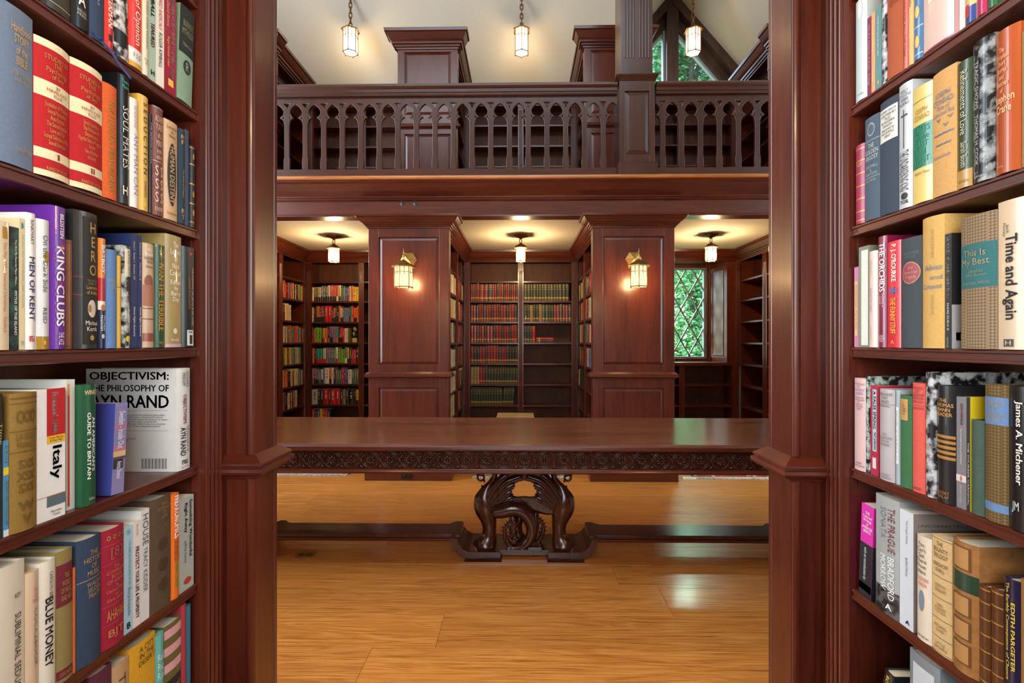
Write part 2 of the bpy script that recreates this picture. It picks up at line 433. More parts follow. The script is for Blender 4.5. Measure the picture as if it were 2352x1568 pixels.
MB().box(DX - .085, DX + .085, GY - .14, GY + .06, 4.95, DZ - .16).build('mullion', DARKW, gw, world=True, bevel=.004)
for s in (-1, 1): MB().box(DX + s * .087, DX + s * .112, GY - .04, GY + .05, 4.95, DZ - .5).build('mullion_bead', plain('white_sash_paint', (170, 180, 190), .5), gw, world=True)
MB().box(DX - 1.3, DX + 1.3, GY - .12, GY + .08, 4.90, 4.95).build('sill', DARKW, gw, world=True)
struct(MB().prism([(DX - DH, 4.6), (DX + DH, 4.6), (DX + 1.26, 4.95), (DX - 1.26, 4.95)], 'y', GY, GY + .1).build('wall_gable', PLASTER))

# ---------------------------------------------------------------- leaded casement window of the right alcove
win = thing('window_5', (2.18, 7.25, WINZ0), 'leaded casement window with diamond panes beside the empty shelves', 'window'); win['kind'] = 'structure'
m = MB()
for a, b, c, d in ((WINX0, WINX0 + .045, WINZ0, WINZ1), (WINX1 - .045, WINX1, WINZ0, WINZ1), (WINX0 + .045, WINX1 - .045, WINZ0, WINZ0 + .045), (WINX0 + .045, WINX1 - .045, WINZ1 - .045, WINZ1)):
    m.box(a, b, 7.2, 7.34, c, d)
m.build('frame', WZ, win, world=True, bevel=.003)
gx0, gx1, gz0, gz1 = WINX0 + .075, WINX1 - .075, WINZ0 + .07, WINZ1 - .07
m = MB()
for a, b, c, d in ((gx0 - .03, gx0, gz0 - .03, gz1 + .03), (gx1, gx1 + .03, gz0 - .03, gz1 + .03), (gx0, gx1, gz0 - .03, gz0), (gx0, gx1, gz1, gz1 + .03)):
    m.box(a, b, 7.22, 7.29, c, d)
m.build('sash', plain('lead_grey_sash', (120, 130, 140), .45), win, world=True, bevel=.003)
def clip(poly, x0, x1, z0, z1):
    for ax, lim, sg in ((0, x0, 1), (0, x1, -1), (1, z0, 1), (1, z1, -1)):
        out = []
        for i in range(len(poly)):
            a, b = poly[i - 1], poly[i]; da, db = sg * (a[ax] - lim), sg * (b[ax] - lim)
            if (da >= 0) != (db >= 0):
                t = da / (da - db); out.append((a[0] + (b[0] - a[0]) * t, a[1] + (b[1] - a[1]) * t))
            if db >= 0: out.append(b)
        poly = out
        if not poly: break
    return poly
dw, dh = .24, .435; LEAD = plain('lead_came', (132, 144, 152), .5, .2)
cx0, cz0 = (gx0 + gx1) / 2, (gz0 + gz1) / 2 + .05
for i in range(-6, 7):
    for j in range(-5, 6):
        for o in (0, .5):
            c = (cx0 + (i + o) * dw, cz0 + (j + o) * dh)
            p = clip([(c[0] - dw / 2, c[1]), (c[0], c[1] - dh / 2), (c[0] + dw / 2, c[1]), (c[0], c[1] + dh / 2)], gx0, gx1, gz0, gz1)
            if len(p) > 2: MB().prism(p, 'y', 7.248, 7.252).build('pane', GLASS, win, world=True)
nd = Vector((dh, dw)).normalized() * .009
for s in (-1, 1):
    for i in range(-9, 10):
        a = Vector((cx0 + (i + .5) * dw - 4 * dw, cz0 - s * 4 * dh)); b = Vector((cx0 + (i + .5) * dw + 4 * dw, cz0 + s * 4 * dh))
        nn = Vector((nd.x, -s * nd.y))
        p = clip([tuple(a + nn), tuple(b + nn), tuple(b - nn), tuple(a - nn)], gx0, gx1, gz0, gz1)
        if len(p) > 2: MB().prism(p, 'y', 7.236, 7.262).build('lead_came', LEAD, win, world=True)
m = MB(); m.box(2.02, 2.16, 7.18, 7.215, WINZ0 + .012, WINZ0 + .03); m.tube([(2.09, 7.19, WINZ0 + .03), (2.06, 7.17, WINZ0 + .05), (2.12, 7.15, WINZ0 + .075), (2.17, 7.14, WINZ0 + .08)], .006, 8)
m.build('crank_handle', BRONZE, win, world=True)

# splayed panelled reveals, head and sill of that window
def face_quad(a, b, z0, z1, th, name, mat, parent=None):
    """upright board between plan points a and b, thickness th to the left of a->b"""
    d = Vector((b[0] - a[0], b[1] - a[1])).normalized(); n = Vector((-d.y, d.x)) * th
    return MB().prism([a, b, (b[0] + n.x, b[1] + n.y), (a[0] + n.x, a[1] + n.y)], 'z', z0, z1).build(name, mat, parent, bevel=.003)
for s, xa, xb in ((1, 2.81, WINX1), (-1, 1.55, WINX0)):
    t = struct(face_quad((xa, YB), (xb, 7.2), WINZ0 - .035, WINZ1 + .01, .02 * (-1 if s > 0 else 1), 'trim_reveal', WZ))
    a = Vector((xa, YB)); b = Vector((xb, 7.2)); u = (b - a).normalized(); nrm = Vector((-u.y, u.x)) * (1 if s > 0 else -1); L = (b - a).length
    m = MB(); q0 = a + u * .06; q1 = a + u * (L - .05)
    def PP(t_, z, o): v = a + u * t_ + nrm * o; return (v.x, v.y, z)
    za, zb, ta, tb = 1.16, 2.36, .06, L - .05
    o0 = [PP(ta, za, .001), PP(tb, za, .001), PP(tb, zb, .001), PP(ta, zb, .001)]
    o1 = [PP(ta + .012, za + .012, .006), PP(tb - .012, za + .012, .006), PP(tb - .012, zb - .012, .006), PP(ta + .012, zb - .012, .006)]
    o2 = [PP(ta + .03, za + .03, .002), PP(tb - .03, za + .03, .002), PP(tb - .03, zb - .03, .002), PP(ta + .03, zb - .03, .002)]
    for k in range(4): m.quad(o0[k], o0[(k + 1) % 4], o1[(k + 1) % 4], o1[k]); m.quad(o1[k], o1[(k + 1) % 4], o2[(k + 1) % 4], o2[k])
    m.quad(*o2); m.build('reveal_panel', WZ, t)
struct(MB().prism([(1.55, YB), (2.81, YB), (WINX1, 7.2), (WINX0, 7.2)], 'z', WINZ1, WINZ1 + .02).build('trim_window_head', WX))
struct(MB().prism([(1.53, YB - .02), (2.83, YB - .02), (WINX1 + .02, 7.24), (WINX0 - .02, 7.24)], 'z', WINZ0 - .045, WINZ0).build('trim_window_sill', WX, bevel=.004))

# ---------------------------------------------------------------- raised panels, pillars
def raised(m, x0, x1, z0, z1, y, rec=.014, bev=.028, field=.004):
    """raised-and-fielded panel facing -y inside a frame whose face is at y; the groove lies rec behind"""
    def rect(i, d): return [(x0 + i, y + d, z0 + i), (x1 - i, y + d, z0 + i), (x1 - i, y + d, z1 - i), (x0 + i, y + d, z1 - i)]
    L = [rect(0, rec), rect(.005, rec), rect(.005 + bev, field), ]
    for a, b in zip(L[:-1], L[1:]):
        for k in range(4): m.quad(a[k], a[(k + 1) % 4], b[(k + 1) % 4], b[k])
    m.quad(*L[-1]); return m
RAILP = [(0, .998), (.008, .998), (.011, 1.006), (.022, 1.009), (.031, 1.014), (.036, 1.021), (.034, 1.029), (.028, 1.032), (.028, 1.035), (.031, 1.037), (.030, 1.042), (.026, 1.045), (.004, 1.062), (0, 1.062)]
CAPP = [(0, 2.47), (.010, 2.47), (.012, 2.484), (.024, 2.488), (.028, 2.498), (.040, 2.504), (.044, 2.514), (.056, 2.52), (.070, 2.532), (.086, 2.552), (.096, 2.566), (.108, 2.570), (.112, 2.590), (0, 2.590)]
def frame_boxes(m, x0, x1, z0, z1, y0, y1, panels):
    """face frame with rectangular openings (panels share the same x range)"""
    px0, px1 = panels[0][0], panels[0][1]
    m.box(x0, px0, y0, y1, z0, z1); m.box(px1, x1, y0, y1, z0, z1); z = z0
    for (_, _, za, zb) in sorted(panels, key=lambda p: p[2]): m.box(px0, px1, y0, y1, z, za); z = zb
    m.box(px0, px1, y0, y1, z, z1)
def make_pillar(loc, label, group):
    t = thing('panelled_pillar', loc, label, 'pillar', group)
    pans = [(-.297, .297, 1.13, 2.385), (-.297, .297, .22, .905)]
    m = MB(); m.box(-.396, .396, .018, .119, 0, 2.6); m.box(-.318, .318, .119, .16, 0, 2.6); m.build('core', WZ, t)
    m = MB(); frame_boxes(m, -.397, .397, 0, 2.6, 0, .018, pans); m.build('frame', WZ, t, bevel=.002)
    for p in pans: raised(MB(), *p, 0).build('raised_panel', WZ, t)
    path = [(-.32, .12), (-.397, .12), (-.397, 0), (.397, 0), (.397, .12), (.32, .12)]
    MB().sweep(RAILP, path).build('chair_rail', WX, t)
    MB().sweep(CAPP, path).build('cornice', WX, t)
    MB().sweep([(0, .002), (.03, .002), (.03, .15), (.022, .165), (.008, .175), (0, .175)], path).build('plinth', WX, t, bevel=.002)
    for s in (-1, 1):
        pts = [(s * .384 + .011 * math.cos(a), .119 + .010 * math.sin(a)) for a in [math.pi * k / 8 for k in range(9)]]
        for za, zb in ((.18, .998), (1.062, 2.47)): MB().prism(pts, 'z', za, zb).build('corner_bead', WZ, t, smooth=False)
    return t
pil = make_pillar((-1.1, YF, 0), 'panelled pillar with a lit lantern, left of the middle alcove', 'far panelled pillars')
dup(pil, None, (1.1, YF, 0), None, 'panelled pillar with a lit lantern, right of the middle alcove')
dup(pil, None, (-3.3, YF, 0), None, 'panelled pillar at the far left end of the gallery beam')
dup(pil, None, (3.3, YF, 0), None, 'panelled pillar at the far right end of the gallery beam')
npl = dup(pil, None, (-1.1, YN, 0), R(180), 'near panelled pillar with chair rail beside the left bookshelves')
npr = dup(pil, None, (1.1, YN, 0), R(180), 'near panelled pillar with chair rail beside the right bookshelves')
for q in (npl, npr): q['group'] = 'near panelled pillars'
for s, nm in ((-1, 'left'), (1, 'right')):
    q = dup(pil, None, (s * 3.3, YN, 0), R(180), 'panelled pillar at the %s end of the near side of the hall' % nm); q['group'] = 'near panelled pillars'

# ---------------------------------------------------------------- bookcases
SHP = [(.004, .024), (.0005, .022), (.0005, .018), (.004, .0165), (.004, .0065), (.0005, .005), (.0005, .0015), (.004, 0), (.272, 0), (.272, .024)]
def reeded(m, x0, x1, z0, z1, cap=True):
    m.box(x0, x1, 0, .02, z0, z1); n = 4; w = (x1 - x0) * .62 / n; xs = x0 + (x1 - x0) * .19
    zt = z1 - (.27 if cap else 0)
    for k in range(n):
        c = xs + (k + .5) * w
        m.prism([(c + w * .40 * math.cos(a), -w * .32 * math.sin(a)) for a in [math.pi * i / 6 for i in range(7)]], 'z', z0 + .12, zt)
    if cap:
        m.box(x0 - .003, x1 + .003, -.007, 0, z1 - .24, z1 - .225); m.box(x0, x1, -.004, 0, z1 - .225, z1)
def bookcase(loc, rz, length, bays, posts, shelves, z0, z1, label, group=None, depth=.30, top=False, plinth=.1):
    t = thing('built_in_bookcase', loc, label, 'bookcase', group, rz)
    MB().box(0, length, depth - .014, depth, z0, z1).build('back_panel', WBACK, t)
    xs = sorted({round(v, 4) for b in bays for v in b})
    for (a, b) in bays:
        for k, x in enumerate((a, b)):
            MB().box(x - .018 if k == 0 else x, x if k == 0 else x + .018, .02, depth - .014, z0, z1).build('upright', WZ, t)
        for zs in shelves:
            if z0 + .02 < zs < z1: MB().prism([(y + .004, z + zs - .024) for y, z in SHP], 'x', a, b).build('shelf', WX, t)
        MB().box(a, b, .012, .03, z0, z0 + plinth).build('kick_board', WX, t)
        if top: MB().box(a, b, .0, depth - .014, z1 - .02, z1).build('top_board', WX, t)
    for (a, b) in posts:
        m = MB(); reeded(m, a, b, z0, z1, cap=z1 - z0 > 1.5); m.build('reeded_pilaster', WZ, t)
    return t
# far lower alcoves: side cases (two bays) and back cases
LS = YB - (YF + .12)
SIDE_BAYS = [(.113, 1.10), (1.205, LS - .012)]
SIDE_POSTS = [(0, .111), (1.10, 1.205)]
mir = lambda prs, L: [(L - b, L - a) for a, b in prs]
ORD = {-1: 'left', 0: 'middle', 1: 'right'}
for k in (-1, 0, 1):
    c = k * PITCH
    bookcase((c - W, YF + .12, 0), R(90), LS, SIDE_BAYS, SIDE_POSTS, SH, 0, 2.6, 'bookcase on the left side of the far %s alcove' % ORD[k], 'far alcove bookcases')
    bookcase((c + W, YB, 0), R(-90), LS, mir(SIDE_BAYS, LS), mir(SIDE_POSTS, LS), SH, 0, 2.6, 'bookcase on the right side of the far %s alcove' % ORD[k], 'far alcove bookcases')
BB = [(.085, .742), (.818, 1.475)]; BP = [(0, .085), (.742, .818), (1.475, 1.56)]
for k in (-1, 0):
    bookcase((k * PITCH - W, YB, 0), 0, 1.56, BB, BP, SH, 0, 2.6, 'two-bay bookcase on the back wall of the far %s alcove' % ORD[k], 'far alcove bookcases', depth=.3)
bookcase((PITCH - W, YB, 0), 0, 1.56, [(.10, .742), (.818, 1.46)], [(.01, .10), (.742, .818), (1.46, 1.55)], SH[:2] + [.20], 0, 1.03, 'low empty bookcase under the leaded window', 'far alcove bookcases', depth=.3)
for s, xa, xb in ((1, 2.81, 2.98), (-1, 1.42, 1.55)):
    struct(MB().box(xa, xb, YB, YB + .03, 1.03, 2.6).build('trim_window_side', WZ))
struct(MB().box(1.55, 2.81, YB, YB + .03, 2.48, 2.6).build('trim_window_frieze', WX))
for s in (-1, 1): m = MB(); reeded(m, -.045, 0, 1.03, 2.6) if s > 0 else reeded(m, 0, .045, 1.03, 2.6); o = struct(m.build('trim_window_post', WZ)); o.location = (PITCH + s * W, YB - .021, 0)
CROWN = [(0, 2.445), (.010, 2.445), (.014, 2.458), (.028, 2.463), (.032, 2.476), (.048, 2.482), (.053, 2.494), (.068, 2.506), (.086, 2.53), (.100, 2.556), (.106, 2.566), (.120, 2.570), (.126, 2.597), (0, 2.597)]
for k in (-1, 0, 1):
    c = k * PITCH
    struct(MB().sweep(CROWN, [(c - W, YF + .16), (c - W, YB), (c + W, YB), (c + W, YF + .16)]).build('trim_crown', WX))
    struct(MB().sweep(CROWN, [(c + W, YN - .16), (c + W, -.75), (c - W, -.75), (c - W, YN - .16)]).build('trim_crown', WX))
# near side cases around the camera
LN = (YN - .12) + .75
NB = [(LN - .113 - .97, LN - .113), (.02, LN - .113 - .97 - .09)]; NP = [(LN - .111, LN), (LN - .113 - .97 - .09, LN - .113 - .97)]
SHN = [.203] + SH
nbl = bookcase((-W, -.75, 0), R(90), LN, NB, NP, SHN, 0, 2.6, 'near bookcase full of books along the left of the view', 'near bookcases', plinth=.1)
nbr = bookcase((W, YN - .12, 0), R(-90), LN, mir(NB, LN), mir(NP, LN), SHN, 0, 2.6, 'near bookcase full of books along the right of the view', 'near bookcases')

# ---------------------------------------------------------------- gallery beam with its mouldings and studs
BEAM = [(0, 2.585), (.012, 2.585), (.014, 2.60), (.008, 2.606), (.0, 2.61), (0, 2.735), (.012, 2.742), (.020, 2.748), (.024, 2.758), (.034, 2.764), (.038, 2.776), (.055, 2.79), (.085, 2.815), (.115, 2.845), (.135, 2.872), (.150, 2.882), (.158, 2.894), (.158, 2.898), (-.02, 2.898), (-.02, 2.585)]
for nm, y, s in (('trim_gallery_beam', YF, 1), ('trim_gallery_beam', YN, -1)):
    pth = [(-XE, y + .002), (XE, y + .002)] if s > 0 else [(XE, y - .002), (-XE, y - .002)]
    b = struct(MB().sweep(BEAM, pth).build(nm, WX))
    MB().box(-XE, XE, min(y + .024 * s, y + .17 * s), max(y + .024 * s, y + .17 * s), 2.59, 2.898).build('core', WX, b)
    e = [(0, 2.898), (.172, 2.898), (.18, 2.904), (.182, 2.915), (.18, 2.926), (.172, 2.934), (0, 2.936), (-.14, 2.936), (-.14, 2.898)]
    MB().sweep(e, pth).build('ledge', WEDGE, b)
    if s > 0:
        for px in (923.5, 953.5):
            p = at_y(px, 467.5, YF - .001); m = MB(); q = .024
            rim = [(p.x - q, YF, p.z), (p.x, YF, p.z - q), (p.x + q, YF, p.z), (p.x, YF, p.z + q)]; tip = (p.x, YF - .016, p.z)
            for k in range(4): m.quad(rim[k], rim[(k + 1) % 4], tip)
            m.quad(*rim[::-1]); m.build('diamond_stud', plain('iron_stud', (120, 120, 128), .35, .7), b)

# ---------------------------------------------------------------- gallery railing
YR = 4.80
def rail_run(x0, x1, label, phase):
    t = thing('gallery_railing', ((x0 + x1) / 2, YR, 2.936), label, 'railing', 'gallery railings')
    RP = [(-.045, 3.705), (-.045, 3.77), (-.055, 3.80), (-.04, 3.822), (.04, 3.822), (.056, 3.806), (.056, 3.79), (.045, 3.776), (.036, 3.768), (.036, 3.756), (.043, 3.75), (.043, 3.738), (.034, 3.73), (.034, 3.722), (.04, 3.716), (.038, 3.705)]
    MB().sweep(RP, [(x0, YR), (x1, YR)]).build('hand_rail', WRAIL, t, world=True)
    MB().box(x0, x1, YR - .03, YR + .05, 2.936, 3.012).build('bottom_rail', WRAIL, t, world=True, bevel=.004)
    p = .179; h = p / 2; z = lambda py: 1.36 + (784 - py) / 240.6
    zt, zb, za = 3.705, 3.012, z(235)
    # right-hand outline of one unit from top centre-line of the opening down the edge of the opening
    e = [(h, zt), (h, za), (h - .020, z(238.5)), (h - .044, z(244.5)), (h - .0585, z(252)), (h - .050, z(260)), (h - .024, z(266)), (h - .046, z(269)), (h - .060, z(276)), (h - .0655, z(285)), (h - .0655, z(358)), (h - .060, z(361)), (h - .060, zb)]
    e = [e[0]] + spline(e[1:6], 3)[:-1] + [e[5]] + spline(e[5:7], 1)[1:-1] + [e[6]] + spline(e[6:10], 3)[1:] + e[10:]
    poly = e + [(-x, q) for x, q in reversed(e)]
    cu = bpy.data.curves.new('baluster', 'CURVE'); cu.dimensions = '2D'; cu.fill_mode = 'BOTH'; cu.extrude = .011; cu.bevel_depth = .0032; cu.bevel_resolution = 1
    def spl(pts):
        s = cu.splines.new('POLY'); s.points.add(len(pts) - 1); s.use_cyclic_u = True
        for q, (x, y) in zip(s.points, pts): q.co = (x, y - 3.36, 0, 1)
    ins = .0032
    spl([(max(-h + .0005, min(h - .0005, x - math.copysign(ins, x))) if abs(abs(x) - h) > .001 else x, y) for x, y in poly])
    spl([(-.041, z(232.5)), (.041, z(232.5)), (.017, z(239)), (0, z(248)), (-.017, z(239))])
    for s in (-1, 1): spl([(s * .0265, z(261.5)), (s * .046, z(266.5)), (s * .0270, z(271.5)), (s * .0235, z(266.5))])
    tmp = bpy.data.objects.new('tmp', cu); me = bpy.data.meshes.new_from_object(tmp); me.materials.clear(); me.materials.append(WBAL)
    me.name = 'baluster'; me.transform(Matrix.Rotation(R(90), 4, 'X')); me.validate()
    bpy.data.objects.remove(tmp); bpy.data.curves.remove(cu)
    n0 = math.ceil((x0 - h * .6 - phase) / p); x = phase + n0 * p
    while x - h * .6 < x1:
        mm = me
        if x - h < x0 or x + h > x1:         # cut flush against the post or the wall
            import bmesh
            bmh = bmesh.new(); bmh.from_mesh(me)
            for lim, nn in ((x0 - x, -1), (x1 - x, 1)):
                if -h < lim < h: bmesh.ops.bisect_plane(bmh, geom=bmh.verts[:] + bmh.edges[:] + bmh.faces[:], plane_co=(lim, 0, 0), plane_no=(nn, 0, 0), clear_outer=True)
            mm = me.copy(); bmh.to_mesh(mm); bmh.free()
        if len(mm.vertices): piece('baluster', mm, t, (x - (x0 + x1) / 2, 0, 3.36 - 2.936))
        x += p
    return t
xo = at_y(681, 235, YR).x + .0895
rail_run(-XE, 1.1 - .184, 'dark gothic-arched gallery railing, long run left of the fluted post', xo)
rail_run(1.1 + .184, XE, 'dark gothic-arched gallery railing, shorter run right of the fluted post', at_y(1543, 230, YR).x + .0895)
gp = thing('gallery_post', (1.1, 4.885, 2.936), 'tall fluted wooden post on a panelled pedestal at the gallery railing', 'post')
m = MB(); m.box(-.160, .160, -.12, .19, 0, .95); frame_boxes(m, -.165, .165, 0, .95, -.135, -.119, [(-.118, .118, .19, .79)]); m.build('pedestal', WBAL, gp, bevel=.002)
raised(MB(), -.118, .118, .19, .79, -.135, .012, .038, .001).build('raised_panel', WBAL, gp)
ring = [(-.165, -.135), (.165, -.135), (.165, .205), (-.165, .205)]
MB().sweep([(0, 0), (.018, 0), (.018, .098), (.012, .104), (.012, .112), (.004, .122), (0, .122)], ring, True).build('pedestal_base', WBAL, gp)
MB().sweep([(0, .885), (.006, .89), (.012, .90), (.03, .925), (.034, .935), (.034, .945), (.0, .955)], ring, True).build('pedestal_cap', WBAL, gp)
MB().box(-.15, .15, -.12, .17, .955, 4.4).build('shaft', WBAL, gp, bevel=.003)
for k in range(9):
    c = -.115 + k * .02875
    if k in (4,): continue
    MB().prism([(c + .010 * math.cos(a), -.12 - .005 * math.sin(a)) for a in [math.pi * i / 5 for i in range(6)]], 'z', 1.11, 4.39).build('flute', WBAL, gp)

# ---------------------------------------------------------------- upper gallery pillars and cases
UY = 5.9; UB = 6.95
up0 = thing('gallery_pillar', (-1.1, UY, GAL), 'panelled upper gallery bookcase end behind the railing, left of centre', 'pillar', 'upper gallery pillars')
pans = [(-.275, .275, 1.09, 1.83), (-.275, .275, .16, .86)]
m = MB(); m.box(-.355, .355, .018, .10, 0, 2.0); m.build('core', WZ, up0)
m = MB(); frame_boxes(m, -.356, .356, 0, 2.0, 0, .018, pans); m.build('frame', WZ, up0, bevel=.002)
for p in pans: raised(MB(), *p, 0).build('raised_panel', WZ, up0)
upath = [(-.356, .10), (-.356, 0), (.356, 0), (.356, .10)]
MB().sweep([(o, z - 1.062 + .985) for o, z in RAILP], upath).build('chair_rail', WX, up0)
UC = [(0, 1.86), (.012, 1.86), (.014, 1.875), (.03, 1.88), (.034, 1.90), (.052, 1.905), (.056, 1.925), (.075, 1.945), (.10, 1.985), (.112, 2.005), (.128, 2.012), (.132, 2.045), (0, 2.045)]
MB().sweep(UC, upath).build('cornice', WX, up0)
MB().box(-.36, .36, -.0, .1, 2.0, 2.044).build('cap_board', WX, up0)
dup(up0, None, (1.1, UY, GAL), None, 'panelled upper gallery bookcase end partly behind the fluted post')
dup(up0, None, (-3.3, UY, GAL), None, 'panelled upper gallery bookcase end at the far left')
dup(up0, None, (3.3, UY, GAL), None, 'panelled upper gallery bookcase end at the far right')
UL = UB - UY - .10
USH = [3.23, 3.515, 3.80, 4.085, 4.37]
ua = bookcase((-W - PITCH, UY + .10, 0), R(90), UL, [(.09, UL - .02)], [(0, .09)], USH, GAL, 4.86, 'empty upper gallery bookcase, left side of the left alcove', 'upper gallery bookcases')
for k in (-1, 0, 1):
    c = k * PITCH
    if k > -1: bookcase((c - W, UY + .10, 0), R(90), UL, [(.09, UL - .02)], [(0, .09)], USH, GAL, 4.86, 'empty upper gallery bookcase, left side of the %s alcove' % ORD[k], 'upper gallery bookcases')
    bookcase((c + W, UB, 0), R(-90), UL, [(.02, UL - .09)], [(UL - .09, UL)], USH, GAL, 4.86, 'empty upper gallery bookcase, right side of the %s alcove' % ORD[k], 'upper gallery bookcases')
    bookcase((c - W, UB, 0), 0, 1.56, BB, BP, USH + [4.655], GAL, 4.84, 'empty two-bay upper gallery bookcase at the back of the %s alcove' % ORD[k], 'upper gallery bookcases', depth=.2)
    UCR = [(o, z + GAL) for o, z in UC]
    struct(MB().sweep([(o - .03, z) for o, z in UCR], [(c - W, UY + .10), (c - W, UB + .05)]).build('trim_upper_crown', WY))
    struct(MB().sweep([(o - .03, z) for o, z in UCR], [(c + W, UB + .05), (c + W, UY + .10)]).build('trim_upper_crown', WY))
    if k: 
        s = k; struct(MB().box(c + s * W, c + s * (W + .32), UY + .1, UB, 4.9, 4.94).build('trim_upper_top', WY))
for c in (-1.1, 1.1): struct(MB().box(c - .32, c + .32, UY + .1, UB, 4.9, 4.94).build('trim_upper_top', WY))

# ---------------------------------------------------------------- the long library table
TX, TY0, TY1, TZ = 2.62, 2.795, 3.83, .781
tab = thing('library_table', (0, 3.31, 0), 'long dark wooden library table with carved apron and winged-beast pedestal', 'table')
rg = [(-TX, TY0), (TX, TY0), (TX, TY1), (-TX, TY1)]
MB().box(-TX + .03, TX - .03, TY0 + .03, TY1 - .03, TZ - .03, TZ).build('table_top', WTOP, tab, world=True)
MB().sweep([(-.03, TZ - .038), (-.006, TZ - .038), (.0, TZ - .034), (.004, TZ - .026), (.002, TZ - .012), (-.006, TZ - .004), (-.016, TZ - .0005), (-.021, TZ - .003), (-.024, TZ - .0), (-.03, TZ)], rg, True).build('edge_moulding', WX, tab, world=True)
ax, ay0, ay1 = TX - .045, TY0 + .04, TY1 - .04
m = MB(); m.box(-ax, ax, ay0, ay0 + .03, .618, TZ - .03); m.box(-ax, ax, ay1 - .03, ay1, .618, TZ - .03); m.box(-ax, -ax + .03, ay0, ay1, .618, TZ - .03); m.box(ax - .03, ax, ay0, ay1, .618, TZ - .03)
m.build('apron', WCARVE, tab, world=True)
ra = [(-ax, ay0), (ax, ay0), (ax, ay1), (-ax, ay1)]
MB().sweep([(0, .612), (.012, .612), (.018, .616), (.019, .624), (.015, .631), (.011, .634), (.010, .639), (0, .641)], ra, True).build('lower_bead', WX, tab, world=True)
MB().sweep([(0, .734), (.008, .736), (.016, .742), (.016, .7435), (0, .7435)], ra, True).build('upper_bead', WX, tab, world=True)
def roundel(kind):
    m = MB(); y = 0
    def tor(r, t, n=24, k=6, sq=.7):
        m.tube([(r * math.cos(a), y - .001, r * math.sin(a)) for a in [2 * math.pi * i / n for i in range(n)]], t, k, (0, 1, 0), True)
    tor(.0435, .0042); tor(.0352, .0032)
    for i in range(8):
        a = 2 * math.pi * i / 8
        if kind == 0:
            p = [(rr * math.cos(a), y - .004 + .003 * (rr > .02), rr * math.sin(a)) for rr in (.005, .014, .022, .027)]
            m.tube(p, [.0015, .0042, .0056, .003], 6)
        else:
            p = [(rr * math.cos(a + tw), y - .004, rr * math.sin(a + tw)) for rr, tw in ((.004, 0), (.012, .25), (.020, .75), (.028, 1.0))]
            m.tube(p, [.0018, .0045, .0048, .002], 6)
    m.ball((0, y - .004, 0), .0055, 8, 5)
    hp = .1096 / 2
    for s in (1, -1):
        m.tube([(hp - .012, y, s * .047), (hp, y - .004, s * .034), (hp + .012, y, s * .047)], [.002, .005, .002], 6)
        m.tube([(hp, y - .003, s * .046), (hp, y - .003, s * .028)], [.002, .005], 6)
    m.tube([(hp - .011, y - .002, .016), (hp - .004, y - .004, .008), (hp + .002, y - .004, -.008), (hp + .011, y - .002, -.016)], [.003, .0042, .0042, .003], 6)
    me = m.mesh('roundel', WCARVE, smooth=True); return me
rmesh = [roundel(1), roundel(0)]
rx0 = at_y(676, 1056, ay0).x; rp = .1096; n0 = math.ceil((-ax + .05 - rx0) / rp)
k = n0
while rx0 + k * rp < ax - .05:
    piece('roundel', rmesh[k % 2], tab, (rx0 + k * rp, ay0 - .001 - 3.31, .6885), (0, 0, 0), (1.07, 1.6, 1.05)); k += 1

